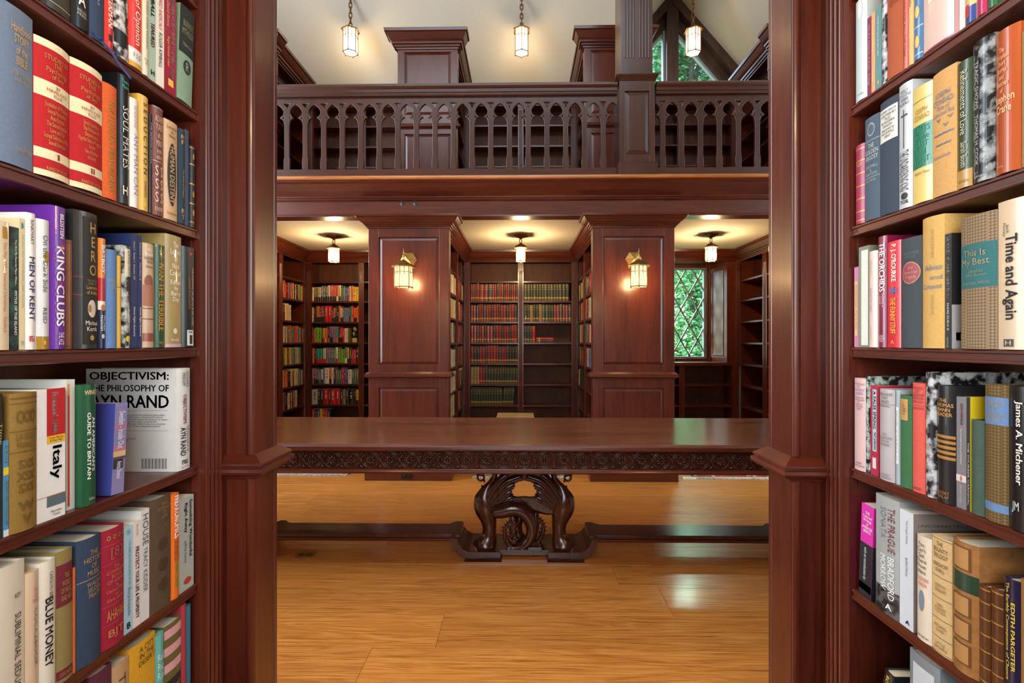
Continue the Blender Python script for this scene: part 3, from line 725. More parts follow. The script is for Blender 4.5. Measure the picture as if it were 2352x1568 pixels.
# pedestal: mirrored winged beasts on a scrolled base
PXC = 1204.0; YP = 3.26
xc = at_y(PXC, 1200, YP).x
def Q(zx, zy, dy=0.0, Y=YP):
    """point of the enlarged photograph crop -> (x relative to pedestal centre, y relative to YP, z)"""
    p = at_y(1020 + zx / 6.03, 1060 + zy / 6.03, Y); return (p.x - xc, dy, p.z)
px2m = YP / FPX / 6.03 * 1.0      # metres per zoomed pixel
def tubez(m, rows, n=12, sub=5, dy=0.0):
    """rows: (zx, zy, half width in crop px, half depth m[, dy])"""
    rr = [(*r, 0.0) if len(r) == 4 else r for r in rows]
    sp = spline(rr, sub)
    m.tube([(Q(a, b)[0], d + dy, Q(a, b)[2]) for a, b, w, t, d in sp], [(max(w, 1) * px2m, max(t, .002)) for a, b, w, t, d in sp], n)
def beast():
    parts = {}
    m = MB(); LG = lambda rows: [(a, b, w * 1.16, t_) for a, b, w, t_ in rows]
    tubez(m, LG([(575, 1235, 165, .062), (575, 1200, 172, .075), (585, 1120, 140, .072), (615, 1040, 105, .052), (628, 960, 82, .042), (628, 860, 86, .042), (612, 770, 105, .048), (590, 680, 130, .056), (570, 590, 138, .060), (560, 500, 120, .055), (575, 420, 85, .045), (600, 350, 55, .035), (640, 290, 36, .028), (690, 220, 34, .026), (705, 150, 36, .028)]))
    tubez(m, [(620, 470, 60, .04), (560, 390, 45, .03), (535, 340, 22, .016), (525, 315, 5, .004)], 10)
    tubez(m, [(700, 700, 70, .045), (640, 680, 90, .05), (600, 640, 80, .05)], 10)
    for i, zx in enumerate((450, 520, 590, 660)):
        tubez(m, [(zx, 1150, 26, .02, -.055), (zx - 8, 1205, 30, .022, -.072), (zx - 8, 1238, 22, .014, -.070)], 8)
    tubez(m, [(505, 440, 8, .008, -.052), (530, 480, 14, .010, -.06), (535, 530, 6, .006, -.058)], 6)
    parts['leg'] = m
    m = MB()
    body = [(575, 640), (640, 430), (760, 260), (835, 150), (1112, 150), (1112, 240), (1030, 258), (980, 285), (965, 320), (972, 355), (930, 378), (918, 420), (930, 465), (1010, 488), (1112, 480), (1112, 560), (960, 640), (800, 690), (700, 690), (620, 665)]
    m.prism([(Q(*p)[0], Q(*p)[2]) for p in body], 'y', -.022, .022)
    parts['wing_plate'] = m
    m = MB()
    F = [[(575, 640), (600, 520), (680, 360), (790, 220), (880, 150)], [(582, 648), (630, 540), (730, 390), (880, 250), (1080, 175)], [(592, 655), (660, 560), (770, 430), (890, 330), (975, 285)], [(602, 662), (680, 590), (790, 490), (890, 410), (930, 375)], [(615, 668), (700, 620), (800, 560), (900, 490), (960, 470)]]
    for i, f in enumerate(F):
        w = [12, 34, 46, 46, 26]
        tubez(m, [(a, b, w[j], [.008, .018, .02, .018, .012][j], -.034 + .004 * i) for j, (a, b) in enumerate(f)], 8)
        tubez(m, [(a + 10, b + 14, w[j] * .4, .006, -.052 + .004 * i) for j, (a, b) in enumerate(f)], 6)
    for i, f in enumerate(F): tubez(m, [(a, b, [10, 26, 34, 34, 20][j], .015, .03) for j, (a, b) in enumerate(f)], 8)
    parts['wing'] = m
    m = MB()
    T = [(700, 650, 60, .05), (800, 640, 72, .052), (920, 610, 78, .052), (1040, 620, 74, .05), (1140, 690, 70, .048), (1195, 790, 64, .045), (1215, 900, 58, .042), (1190, 1010, 54, .040), (1120, 1100, 50, .038), (1030, 1145, 46, .036), (940, 1130, 38, .03), (880, 1060, 30, .026), (845, 970, 24, .022), (850, 880, 22, .02), (895, 820, 22, .018), (950, 800, 18, .016)]
    T = [(a, b, w * (1.38 if i < 10 else 1.2), t_) for i, (a, b, w, t_) in enumerate(T)]
    tubez(m, [(*r, -.012) for r in T], 12)
    for k in range(9):
        sp = spline(T, 6); q = sp[60 + k * 3 if 60 + k * 3 < len(sp) else -1]
        nx, nz = q[0] - 1010, q[1] - 960; L = math.hypot(nx, nz) or 1
        a = Q(q[0] + nx / L * q[2] * .7, q[1] + nz / L * q[2] * .7); b = Q(q[0] + nx / L * (q[2] + 30), q[1] + nz / L * (q[2] + 30) - 12)
        m.tube([(a[0], -.012, a[2]), (b[0], -.012, b[2])], [.006, .001], 6)
    parts['tail'] = m
    m = MB(); rnd = random.Random(3)
    tubez(m, [(940, 700, 35, .02), (960, 800, 70, .03), (960, 900, 62, .034), (950, 990, 40, .026), (940, 1040, 10, .01)], 10)
    for k in range(34):
        zx, zy = 955 + rnd.uniform(-75, 75), 890 + rnd.uniform(-120, 130); p = Q(zx, zy)
        m.ball((p[0], -.026 + rnd.uniform(-.006, .004), p[2]), rnd.uniform(.006, .010), 6, 5)
    parts['fruit_cluster'] = m
    m = MB(); c = Q(512, 205)
    m.tube([(c[0] + .021 * math.cos(a), -.01, c[2] + .021 * math.sin(a)) for a in [2 * math.pi * i / 14 for i in range(14)]], .007, 8, (0, 1, 0), True)
    tubez(m, [(540, 230, 22, .014, -.01), (560, 255, 14, .01, -.01), (565, 275, 3, .003, -.01)], 6)
    tubez(m, [(560, 160, 45, .025), (490, 150, 40, .025), (450, 165, 26, .018)], 8)
    parts['head'] = m
    return parts
bp = beast()
def pedestal(dx):
    root = bpy.data.objects.new('pedestal', None); COL.objects.link(root); root.parent = tab; root.location = (xc + dx, YP - 3.31, 0); root.empty_display_size = .05
    return root
def add_ped(dx, meshes):
    root = pedestal(dx)
    for nm, me in meshes: 
        for s in (1, -1):
            if nm == 'fruit_cluster' and s < 0: pass
            piece(nm, me, root, (0, ((-.045 if s > 0 else .03) if nm in ('tail', 'fruit_cluster') else -.012 - .001 * s), 0), (0, 0, 0), (s, 1, 1))
    for nm, me in bmeshes: piece(nm, me, root)
    return root
meshes = [(nm, mm.mesh(nm, WCARVE, smooth=(nm != 'wing_plate'))) for nm, mm in bp.items()]
def QB(zx, zy): p = at_y(1020 + zx / 6.03, 1060 + zy / 6.03, 3.12); return (p.x - at_y(PXC, 1200, 3.12).x, p.z)
half = [(78, 1072), (98, 1095), (112, 1150), (155, 1235), (225, 1302), (300, 1332), (772, 1332), (772, 1256), (335, 1252), (250, 1212), (197, 1142), (180, 1072)]
L = [QB(*p) for p in half]
bm = []
for s in (-1, 1):
    mm = MB(); mm.prism([(x * -s, z) for x, z in L] if s > 0 else L, 'y', -.14, .17); bm.append(('base_scroll', mm.mesh('base_scroll', WCARVE)))
mm = MB(); a, b = QB(772, 1260), QB(772, 1325); mm.box(-abs(a[0]) - .002, abs(a[0]) + .002, -.105, .135, b[1], a[1] + .004); bm.append(('base_plate', mm.mesh('base_plate', WCARVE)))
mm = MB(); mm.box(-abs(QB(870, 1200)[0]), abs(QB(870, 1200)[0]), -.085, .115, a[1], a[1] + .012); bm.append(('base_block', mm.mesh('base_block', WCARVE)))
for s in (-1, 1):
    mm = MB(); x0, x1 = abs(QB(310, 0)[0]), abs(QB(780, 0)[0]); zt = L[5][1]
    for xx0, xx1 in ((x0, x1),):
        o = [(s * (xx0 + .012), -.175, .0), (s * (xx1 - .008), -.175, 0), (s * (xx1 - .008), .2, 0), (s * (xx0 + .012), .2, 0)]; t = [(s * xx0, -.145, zt), (s * xx1, -.145, zt), (s * xx1, .17, zt), (s * xx0, .17, zt)]
        mm.quad(*o); mm.quad(*t)
        for k in range(4): mm.quad(o[k], o[(k + 1) % 4], t[(k + 1) % 4], t[k])
    bm.append(('foot_block', mm.mesh('foot_block', WCARVE)))
mm = MB(); mm.box(-.30, .30, -.09, .12, .585, .64); mm.box(-.05, .05, -.4, .45, .60, .64); bm.append(('top_bearer', mm.mesh('top_bearer', WCARVE)))
bmeshes = bm
add_ped(0, meshes); add_ped(-2.1, meshes); add_ped(2.1, meshes)
# stretchers between the pedestals
ex = abs(QB(180, 1072)[0])
for s in (-1, 1):
    a = ex - .01; b = 2.1 - ex + .01
    pl = [(a, 3.165), (a + .03, 3.165), (a + .05, 3.185), (b - .05, 3.185), (b - .03, 3.165), (b, 3.165), (b + .0, 3.40), (b - .05, 3.42), (b - .10, 3.375), (a + .10, 3.375), (a + .05, 3.42), (a, 3.40)]
    MB().prism([(xc + s * x, y) for x, y in pl], 'z', .106, .131).build('stretcher', WCARVE, tab, world=True, bevel=.004)
    q0, q1 = xc + s * (a + .05), xc + s * (b - .05)
    MB().sweep([(0, .088), (.008, .088), (.014, .096), (.012, .106), (0, .106)], [(min(q0, q1), 3.19), (max(q0, q1), 3.19)]).build('stretcher_bead', WX, tab, world=True)

# ---------------------------------------------------------------- lanterns
def hexring(m, r0, r1, z0, z1, rot=0):
    m.lathe([(r1, z0), (r0, z0), (r0, z1), (r1, z1), (r1, z0)], 6, (0, 0, 0), rot, caps=False)
def lantern_parts(t, r, h, roofh, eave, glassmat, metal, rot=R(30), bottom=True):
    """hexagonal lantern hanging with its eave at z=0; body radius r, height h downwards"""
    m = MB(); m.lathe([(eave, -.012), (eave, 0), (r * .18, roofh), (.003, roofh * 1.15)], 6, (0, 0, 0), rot, caps=False); m.lathe([(eave, -.012), (r * .9, -.006)], 6, (0, 0, 0), rot, caps=False)
    m.build('lamp_roof', metal, t)
    v = [(r * math.cos(rot + k * math.pi / 3), r * math.sin(rot + k * math.pi / 3)) for k in range(6)]
    f = MB(); bt = r * .055
    for k in range(6):
        (x, y), (x2, y2) = v[k], v[(k + 1) % 6]
        f.tube([(x, y, -h), (x, y, 0)], bt, 6, (1, 0, 0))
        f.tube([(x, y, -h), (x2, y2, -h)], bt, 6, (0, 0, 1)); f.tube([(x, y, -.30 * h), (x2, y2, -.30 * h)], bt * .7, 6, (0, 0, 1))
        mx, my = (x + x2) / 2, (y + y2) / 2; f.tube([(mx, my, -.44 * h), (mx, my, 0)], bt * .7, 6, (1, 0, 0))
        f.ball((x, y, -h - bt * 1.6), bt * 1.5, 6, 5)
    f.build('lamp_frame', metal, t)
    for k in range(6):
        (x, y), (x2, y2) = v[k], v[(k + 1) % 6]; q = .955
        g = MB(); g.quad((x * q, y * q, -h), (x2 * q, y2 * q, -h), (x2 * q, y2 * q, -.006), (x * q, y * q, -.006)); g.build('glass_pane', glassmat, t)
    g = MB(); g.quad(*[(x * .95, y * .95, -h) for x, y in v]); g.build('bottom_glass', glassmat, t)
def chain(t, z0, z1, link, metal, wire=.1):
    n = max(1, int(round((z1 - z0) / (link * .82)))); st = (z1 - z0) / n
    me = MB(); a, b = link * .24, link * .5 
    me.tube([(a, 0, -b * .6), (a, 0, b * .6), (a * .5, 0, b), (-a * .5, 0, b), (-a, 0, b * .6), (-a, 0, -b * .6), (-a * .5, 0, -b), (a * .5, 0, -b)], link * wire, 6, (0, 1, 0), True)
    me = me.mesh('chain_link', metal, smooth=True)
    for k in range(n): piece('chain_link', me, t, (0, 0, z0 + st * (k + .5)), (0, 0, R(90) * (k % 2)))
def pendant(x, y, zceil, label, z_eave, r, h, eave, roofh, link, group, energy, canopy=.085, glassm=None, light_on=True):
    t = thing('pendant_lantern', (x, y, z_eave), label, 'lamp', group)
    lantern_parts(t, r, h, roofh, eave, glassm or GLOW, BRONZE)
    chain(t, roofh * 1.1, zceil - z_eave - canopy * .55, link, BRONZE)
    MB().lathe([(.005, -canopy * .62), (canopy * .25, -canopy * .45), (canopy * .95, -.012), (canopy, 0)], 6, (0, 0, zceil - z_eave), R(20)).build('ceiling_canopy', BRONZE, t)
    if light_on: light('lantern_light', 'POINT', (0, 0, -h * .55), energy, (1, .76, .45), radius=r * .6, parent=t)
    return t
pl_y = 5.83
for x, nm in ((-2.19, 'left'), (0.0, 'middle'), (2.2, 'right')):
    pendant(x, pl_y, CEIL, 'small hexagonal pendant lantern in the lower %s alcove' % nm, 2.458, .062, .165, .082, .045, .05, 'lower alcove pendants', 56, .088)
pendant(0, .35, CEIL, 'small hexagonal pendant lantern in the near alcove overhead', 2.458, .062, .165, .082, .045, .05, 'lower alcove pendants', 26, .088)
for px, nm in ((805, 'left'), (1198, 'middle'), (1592, 'right')):
    Y = 6.44; p = at_y(px, 70, Y); zc = RZ(Y) if nm != 'right' else DZ - 1.17 * abs(p.x - DX)
    pendant(p.x, Y, zc - .02, 'tall hexagonal pendant lantern on a chain above the gallery, %s of three' % nm, p.z, .092, .29, .118, .03, .075, 'upper gallery pendants', 12, .09)
def sconce(x, y, face, label, energy=16):
    t = thing('wall_sconce', (x, y, 2.12), label, 'lamp', 'pillar sconces', 0 if face < 0 else R(180))
    zz = 1.36 + (784 - 611) / 245.0 - 2.12; yy = -.22
    m = MB(); hx = [(.080 * math.cos(k * math.pi / 3), .076 * math.sin(k * math.pi / 3)) for k in range(6)]; cz = .043
    o = [(a, -.0, b + cz) for a, b in hx]; t1 = [(a, -.006, b + cz) for a, b in hx]; tip = (0, -.05, cz)
    for k in range(6): m.quad(o[k], o[(k + 1) % 6], t1[(k + 1) % 6], t1[k]); m.quad(t1[k], t1[(k + 1) % 6], tip)
    m.quad(*o); m.build('back_plate', BRASS, t)
    m = MB(); m.tube(spline([(0, -.02, cz), (0, -.10, cz + .012), (0, -.18, cz + .02), (0, yy, cz - .0), (0, yy, zz + .05)], 5), .007, 8, (1, 0, 0)); m.tube([(0, yy, cz - .0), (0, yy, cz + .068)], [.006, .003], 8, (1, 0, 0)); m.ball((0, yy, cz), .013, 8, 6)
    m.build('bracket_arm', BRASS, t, smooth=True)
    sub = bpy.data.objects.new('lantern', None); COL.objects.link(sub); sub.parent = t; sub.location = (0, yy, zz); sub.empty_display_size = .02
    lantern_parts(sub, .083, .195, .058, .112, GLOWS, BRONZE, R(18))
    light('lantern_light', 'POINT', (0, 0, -.13), energy, (1, .66, .33), radius=.065, parent=sub)
    return t
for x, nm in ((-1.1, 'left'), (1.1, 'right')):
    sconce(x, YF + .004, -1, 'brass wall lantern glowing amber on the %s far pillar' % nm)
    sconce(x, YN - .004, 1, 'unseen brass wall lantern added on the hall side of the near %s pillar' % nm)  # unseen sconces, added to light the table and hall floor

# ---------------------------------------------------------------- small fixtures and rugs
a = [at_z(*p, .002) for p in ((676, 1279.5), (716, 1279.5), (726, 1267.5), (687, 1267.5))]
fo = thing('floor_outlet', (sum(v.x for v in a) / 4, sum(v.y for v in a) / 4, 0), 'brass floor outlet plate set in the oak floor', 'outlet')
w2 = (a[1].x - a[0].x) / 2; d2 = (a[2].y - a[0].y) / 2
MB().box(-w2, w2, -d2, d2, 0, .003).build('plate', BRASS, fo, bevel=.001)
for s in (-1, 1): MB().lathe([(.001, .0045), (.018, .0045), (.021, .003)], 18, (s * w2 * .45, 0, 0)).build('cover_cap', BRONZE, fo)
p = at_y(934, 1091, YF - .03)
wo = thing('wall_outlet', (p.x, YF - .0305, p.z), 'dark electrical outlet on the base of the left far pillar', 'outlet')
MB().box(-.055, .055, -.006, 0, -.035, .035).build('cover_plate', plain('dark_brown_plastic', (34, 24, 22), .4), wo, bevel=.002)
for s in (-1, 1):
    MB().box(s * .024 - .014, s * .024 + .014, -.009, -.006, -.014, .014).build('socket', plain('black_plastic', (14, 12, 12), .35), wo, bevel=.002)
    m = MB(); m.box(s * .024 - .006, s * .024 - .003, -.0095, -.009, -.005, .005); m.box(s * .024 + .003, s * .024 + .006, -.0095, -.009, -.005, .005); m.build('slot', BRASS, wo)
def rug_mat(name, ca, cb, cc):
    m, nt, n, l, b = new_mat(name); tc = n.new('ShaderNodeTexCoord'); v = n.new('ShaderNodeTexVoronoi'); v.inputs['Scale'].default_value = 22; l.new(tc.outputs['Object'], v.inputs['Vector'])
    cr = n.new('ShaderNodeValToRGB'); cr.color_ramp.interpolation = 'CONSTANT'; e = cr.color_ramp.elements
    e[0].color = (*lin(ca), 1); e[1].color = (*lin(cb), 1); e[1].position = .55; k = e.new(.82); k.color = (*lin(cc), 1)
    sep = n.new('ShaderNodeSeparateColor'); l.new(v.outputs['Color'], sep.inputs[0]); l.new(sep.outputs[0], cr.inputs[0]); l.new(cr.outputs[0], b.inputs['Base Color']); b.inputs['Roughness'].default_value = .95; return m
FR = plain('cream_rug_fringe', (214, 208, 196), .9)
for x, nm, cs, wd in ((-2.25, 'left', ((96, 40, 36), (150, 120, 90), (40, 40, 60)), .98), (0, 'middle', ((120, 110, 100), (70, 66, 64), (150, 140, 124)), .98), (2.22, 'right', ((166, 18, 34), (96, 40, 60), (206, 160, 130)), .98)):
    t = thing('alcove_rug', (x, 5.10 if nm == 'left' else 5.045, 0), 'patterned runner rug with fringe on the %s alcove floor' % nm, 'rug', 'alcove rugs')
    MB().box(-wd / 2, wd / 2, 0, 1.35, .001, .010).build('rug_pile', rug_mat('rug_' + nm, *cs), t)
    m = MB(); rnd = random.Random(5)
    for k in range(120):
        fx = -wd / 2 + wd * (k + .5) / 120 + rnd.uniform(-.002, .002); ln = rnd.uniform(.05, .085); sk = rnd.uniform(-.01, .01)
        for ya, yb in ((0, -ln), (1.35, 1.35 + ln)): m.tube([(fx, ya, .006), (fx + sk * .5, (ya + yb) / 2, .008), (fx + sk, yb, .004)], [.0028, .0032, .002], 4)
    tag(m.build('fringe', FR, t), kind='stuff')
    o_ = None
p = at_z(1582, 1098, 0)
pc = thing('paper_tag', (p.x, p.y, 0), 'small white folded paper tag on the floor by the right rug', 'paper')
MB().prism([(-.03, 0), (.03, 0), (.03, .0015), (0, .014), (-.03, .0015)], 'x', -.065, .065).build('card', plain('white_card', (232, 228, 214), .8), pc)
m = MB()
for k in range(5): m.box(-.03 + k * .014, -.022 + k * .014, -.0225, -.0205, .006, .0075)
m.build('printed_line', INK, pc)
st = thing('low_stool', (-.06, 5.7, .0105), 'low dark stool with a pale worn rim, seen just above the table', 'stool')
MB().box(-.21, .21, -.17, .17, .497, .515).build('seat', plain('worn_tan_leather', (176, 146, 104), .55), st, bevel=.005)
MB().box(-.20, .20, -.16, .16, .43, .497).build('seat_frame', WX, st, bevel=.003)
for sx in (-1, 1):
    for sy in (-1, 1): MB().lathe([(.014, .0), (.018, .05), (.014, .2), (.02, .38), (.02, .43)], 10, (sx * .175, sy * .135, 0)).build('leg', WZ, st)
# little bust on the third shelf of the left alcove
bz = SH[3]; p = at_y(815, 770, 6.95)
bu = thing('bust_figurine', (p.x, 6.97, bz + .001), 'small bust figurine with pale face and dark coat beside books', 'figurine')
SKIN = plain('pale_painted_plaster', (196, 180, 140), .6); COAT = plain('black_painted_coat', (24, 24, 34), .5)
MB().lathe([(.0, 0), (.044, 0), (.044, .055), (.038, .06), (.02, .062)], 4, (0, 0, 0), R(45)).build('pedestal', SKIN, bu)
m = MB(); m.lathe([(.004, .055), (.030, .065), (.055, .085), (.062, .105), (.05, .125), (.026, .138), (.016, .15)], 14); m.build('coat', COAT, bu, smooth=True)
m = MB(); m.prism([(-.014, .14), (.014, .14), (0, .085)], 'y', -.064, -.045); m.build('shirt_front', SKIN, bu)
m = MB(); m.tube([(0, 0, .135), (0, -.004, .16)], .014, 10, (1, 0, 0)); m.ball((0, -.006, .185), (.026, .03, .036), 14, 10); m.tube([(0, -.034, .192), (0, -.041, .178)], [.004, .006], 6, (1, 0, 0))
for s in (-1, 1): m.ball((s * .027, 0, .184), (.005, .008, .011), 6, 5)
m.tube([(-.009, -.034, .166), (.009, -.034, .166)], .0025, 6); m.build('head', SKIN, bu, smooth=True)
m = MB(); m.ball((0, .006, .204), (.031, .032, .026), 12, 8)
for s in (-1, 1): m.ball((s * .028, .006, .192), (.008, .018, .022), 6, 5); m.ball((s * .011, -.033, .190), (.005, .003, .003), 6, 5)
m.tube([(-.010, -.036, .172), (.010, -.036, .172)], .0025, 6); m.build('hair', plain('black_hair_paint', (20, 17, 16), .5), bu, smooth=True)

# ---------------------------------------------------------------- garden behind the windows
struct(MB().box(-14, 16, 7.6, 34, -.5, -.4).build('ground', plain('lawn', (70, 110, 50), .9, 0, .2, 6)))
LEAFM = []
for nm, c in (('leaf_dark', (60, 120, 84)), ('leaf_mid', (120, 186, 130)), ('leaf_light', (190, 226, 170))):
    mm, nt, n, l, b = new_mat(nm); b.inputs['Base Color'].default_value = (*lin(c), 1); b.inputs['Roughness'].default_value = .5
    tr = n.new('ShaderNodeBsdfTranslucent'); tr.inputs[0].default_value = (*lin(c), 1); mx = n.new('ShaderNodeMixShader'); mx.inputs[0].default_value = .4
    l.new(b.outputs[0], mx.inputs[1]); l.new(tr.outputs[0], mx.inputs[2]); l.new(mx.outputs[0], n['Material Output'].inputs[0]); LEAFM.append(mm)
BARK = plain('tree_bark', (86, 74, 62), .9, 0, .25, 20)
def tree(x, y, h, r, n, label, seed, low=.15):
    rnd = random.Random(seed); t = thing('garden_tree', (x, y, -.4), label, 'tree', 'garden trees')
    m = MB(); m.tube(spline([(0, 0, 0), (.1, .05, h * .35), (-.08, .0, h * .7), (0, 0, h)], 5), [r * .07 * (1 - .045 * k) for k in range(16)], 8, (1, 0, 0))
    cl = []
    for k in range(46):
        a = rnd.uniform(0, 6.28); z = h * rnd.uniform(low, 1.05); rr = r * math.sqrt(rnd.random()) * (1 - .5 * (z / h) ** 2) ; cl.append((rr * math.cos(a), rr * math.sin(a), z))
        if k % 3 == 0: m.tube([(0, 0, z * .75), (rr * .5 * math.cos(a), rr * .5 * math.sin(a), z * .92), cl[-1]], [.045, .03, .012], 5, (1, 0, 0))
    m.build('trunk', BARK, t, smooth=True)
    f = MB()
    for k in range(n):
        c = cl[rnd.randrange(len(cl))]; g = lambda s: rnd.gauss(0, s)
        p = Vector((c[0] + g(.36), c[1] + g(.36), c[2] + g(.26))); s = rnd.uniform(.055, .11) * (1.25 if h > 10 else .55 if h < 5 else 1)
        u = Vector((g(1), g(1), g(.5))).normalized(); w = u.cross(Vector((g(1), g(1), g(1)))).normalized()
        f.cur = 0 if rnd.random() < .4 else (1 if rnd.random() < .65 else 2)
        f.quad(p - u * s, p + w * s * .45, p + u * s, p - w * s * .45)
    tag(f.build('foliage', LEAFM, t), kind='stuff')
tree(3.6, 10.4, 3.4, 1.15, 16000, 'low leafy tree close outside the leaded window', 11, .1)
tree(5.7, 16.6, 13.0, 2.6, 26000, 'tall leafy tree filling the gable window', 12, .25)
tree(-.4, 15.5, 7.4, 2.2, 9000, 'leafy tree further back to the left in the garden', 13, .05)
tree(12.0, 16.0, 8.0, 2.4, 9000, 'leafy tree at the right edge of the garden', 14, .1)

# ---------------------------------------------------------------- books: builders
_bm = {}
def bmat(h, kind='cloth'):
    k = (h, kind)
    if k not in _bm:
        if kind == 'photo':
            m, nt, n, l, b = new_mat('photo_jacket_' + h); tc = n.new('ShaderNodeTexCoord'); ns = n.new('ShaderNodeTexNoise'); ns.inputs['Scale'].default_value = 55; ns.inputs['Detail'].default_value = 5
            l.new(tc.outputs['Object'], ns.inputs['Vector']); cr = n.new('ShaderNodeValToRGB'); c = lin(hexc(h))
            cr.color_ramp.elements[0].color = (.012, .012, .015, 1); cr.color_ramp.elements[0].position = .44; cr.color_ramp.elements[1].color = (*c, 1); cr.color_ramp.elements[1].position = .58
            l.new(ns.outputs['Fac'], cr.inputs[0]); l.new(cr.outputs[0], b.inputs['Base Color']); b.inputs['Roughness'].default_value = .28; _bm[k] = m
        elif kind == 'weave':
            m, nt, n, l, b = new_mat('woven_cloth_' + h); tc = n.new('ShaderNodeTexCoord'); ck = n.new('ShaderNodeTexChecker'); ck.inputs['Scale'].default_value = 260; mp = n.new('ShaderNodeMapping'); mp.inputs['Rotation'].default_value = (0, R(45), 0)
            c = lin(hexc(h)); ck.inputs[1].default_value = (*c, 1); ck.inputs[2].default_value = (*[v * .5 for v in c], 1); l.new(tc.outputs['Object'], mp.inputs[0]); l.new(mp.outputs[0], ck.inputs[0]); l.new(ck.outputs[0], b.inputs['Base Color']); b.inputs['Roughness'].default_value = .8; _bm[k] = m
        else:
            rough, mot, sc, coat = {'cloth': (.72, .10, 260, 0), 'jacket': (.30, .03, 40, .3), 'paper': (.5, .03, 60, 0), 'leather': (.4, .2, 90, .2)}[kind]
            _bm[k] = plain('%s_%s' % (kind, h), hexc(h), rough, 0, mot, sc, coat)
    return _bm[k]
_tx = {}
def text_verts(body, bold):
    k = (body, bold)
    if k not in _tx:
        cu = bpy.data.curves.new('t', 'FONT'); cu.body = body; cu.align_x = 'CENTER'; cu.resolution_u = 2; cu.space_line = .92; 
        o = bpy.data.objects.new('t', cu); me = bpy.data.meshes.new_from_object(o)
        v = [(q.co.x, q.co.y) for q in me.vertices]; f = [tuple(p.vertices) for p in me.polygons]
        if bold:
            n_ = len(v); v0, f0 = list(v), list(f)
            for j, (dx, dy) in enumerate(((.022, 0), (-.022, 0), (0, .014), (0, -.014))):
                v += [(a + dx, b + dy) for a, b in v0]; f += [tuple(i + n_ * (j + 1) for i in q) for q in f0]
        bpy.data.objects.remove(o); bpy.data.curves.remove(cu); bpy.data.meshes.remove(me)
        x0, x1 = min(a for a, b in v), max(a for a, b in v); y0, y1 = min(b for a, b in v), max(b for a, b in v)
        _tx[k] = ([((a - x0) / (x1 - x0), (b - y0) / (y1 - y0)) for a, b in v], f)
    return _tx[k]

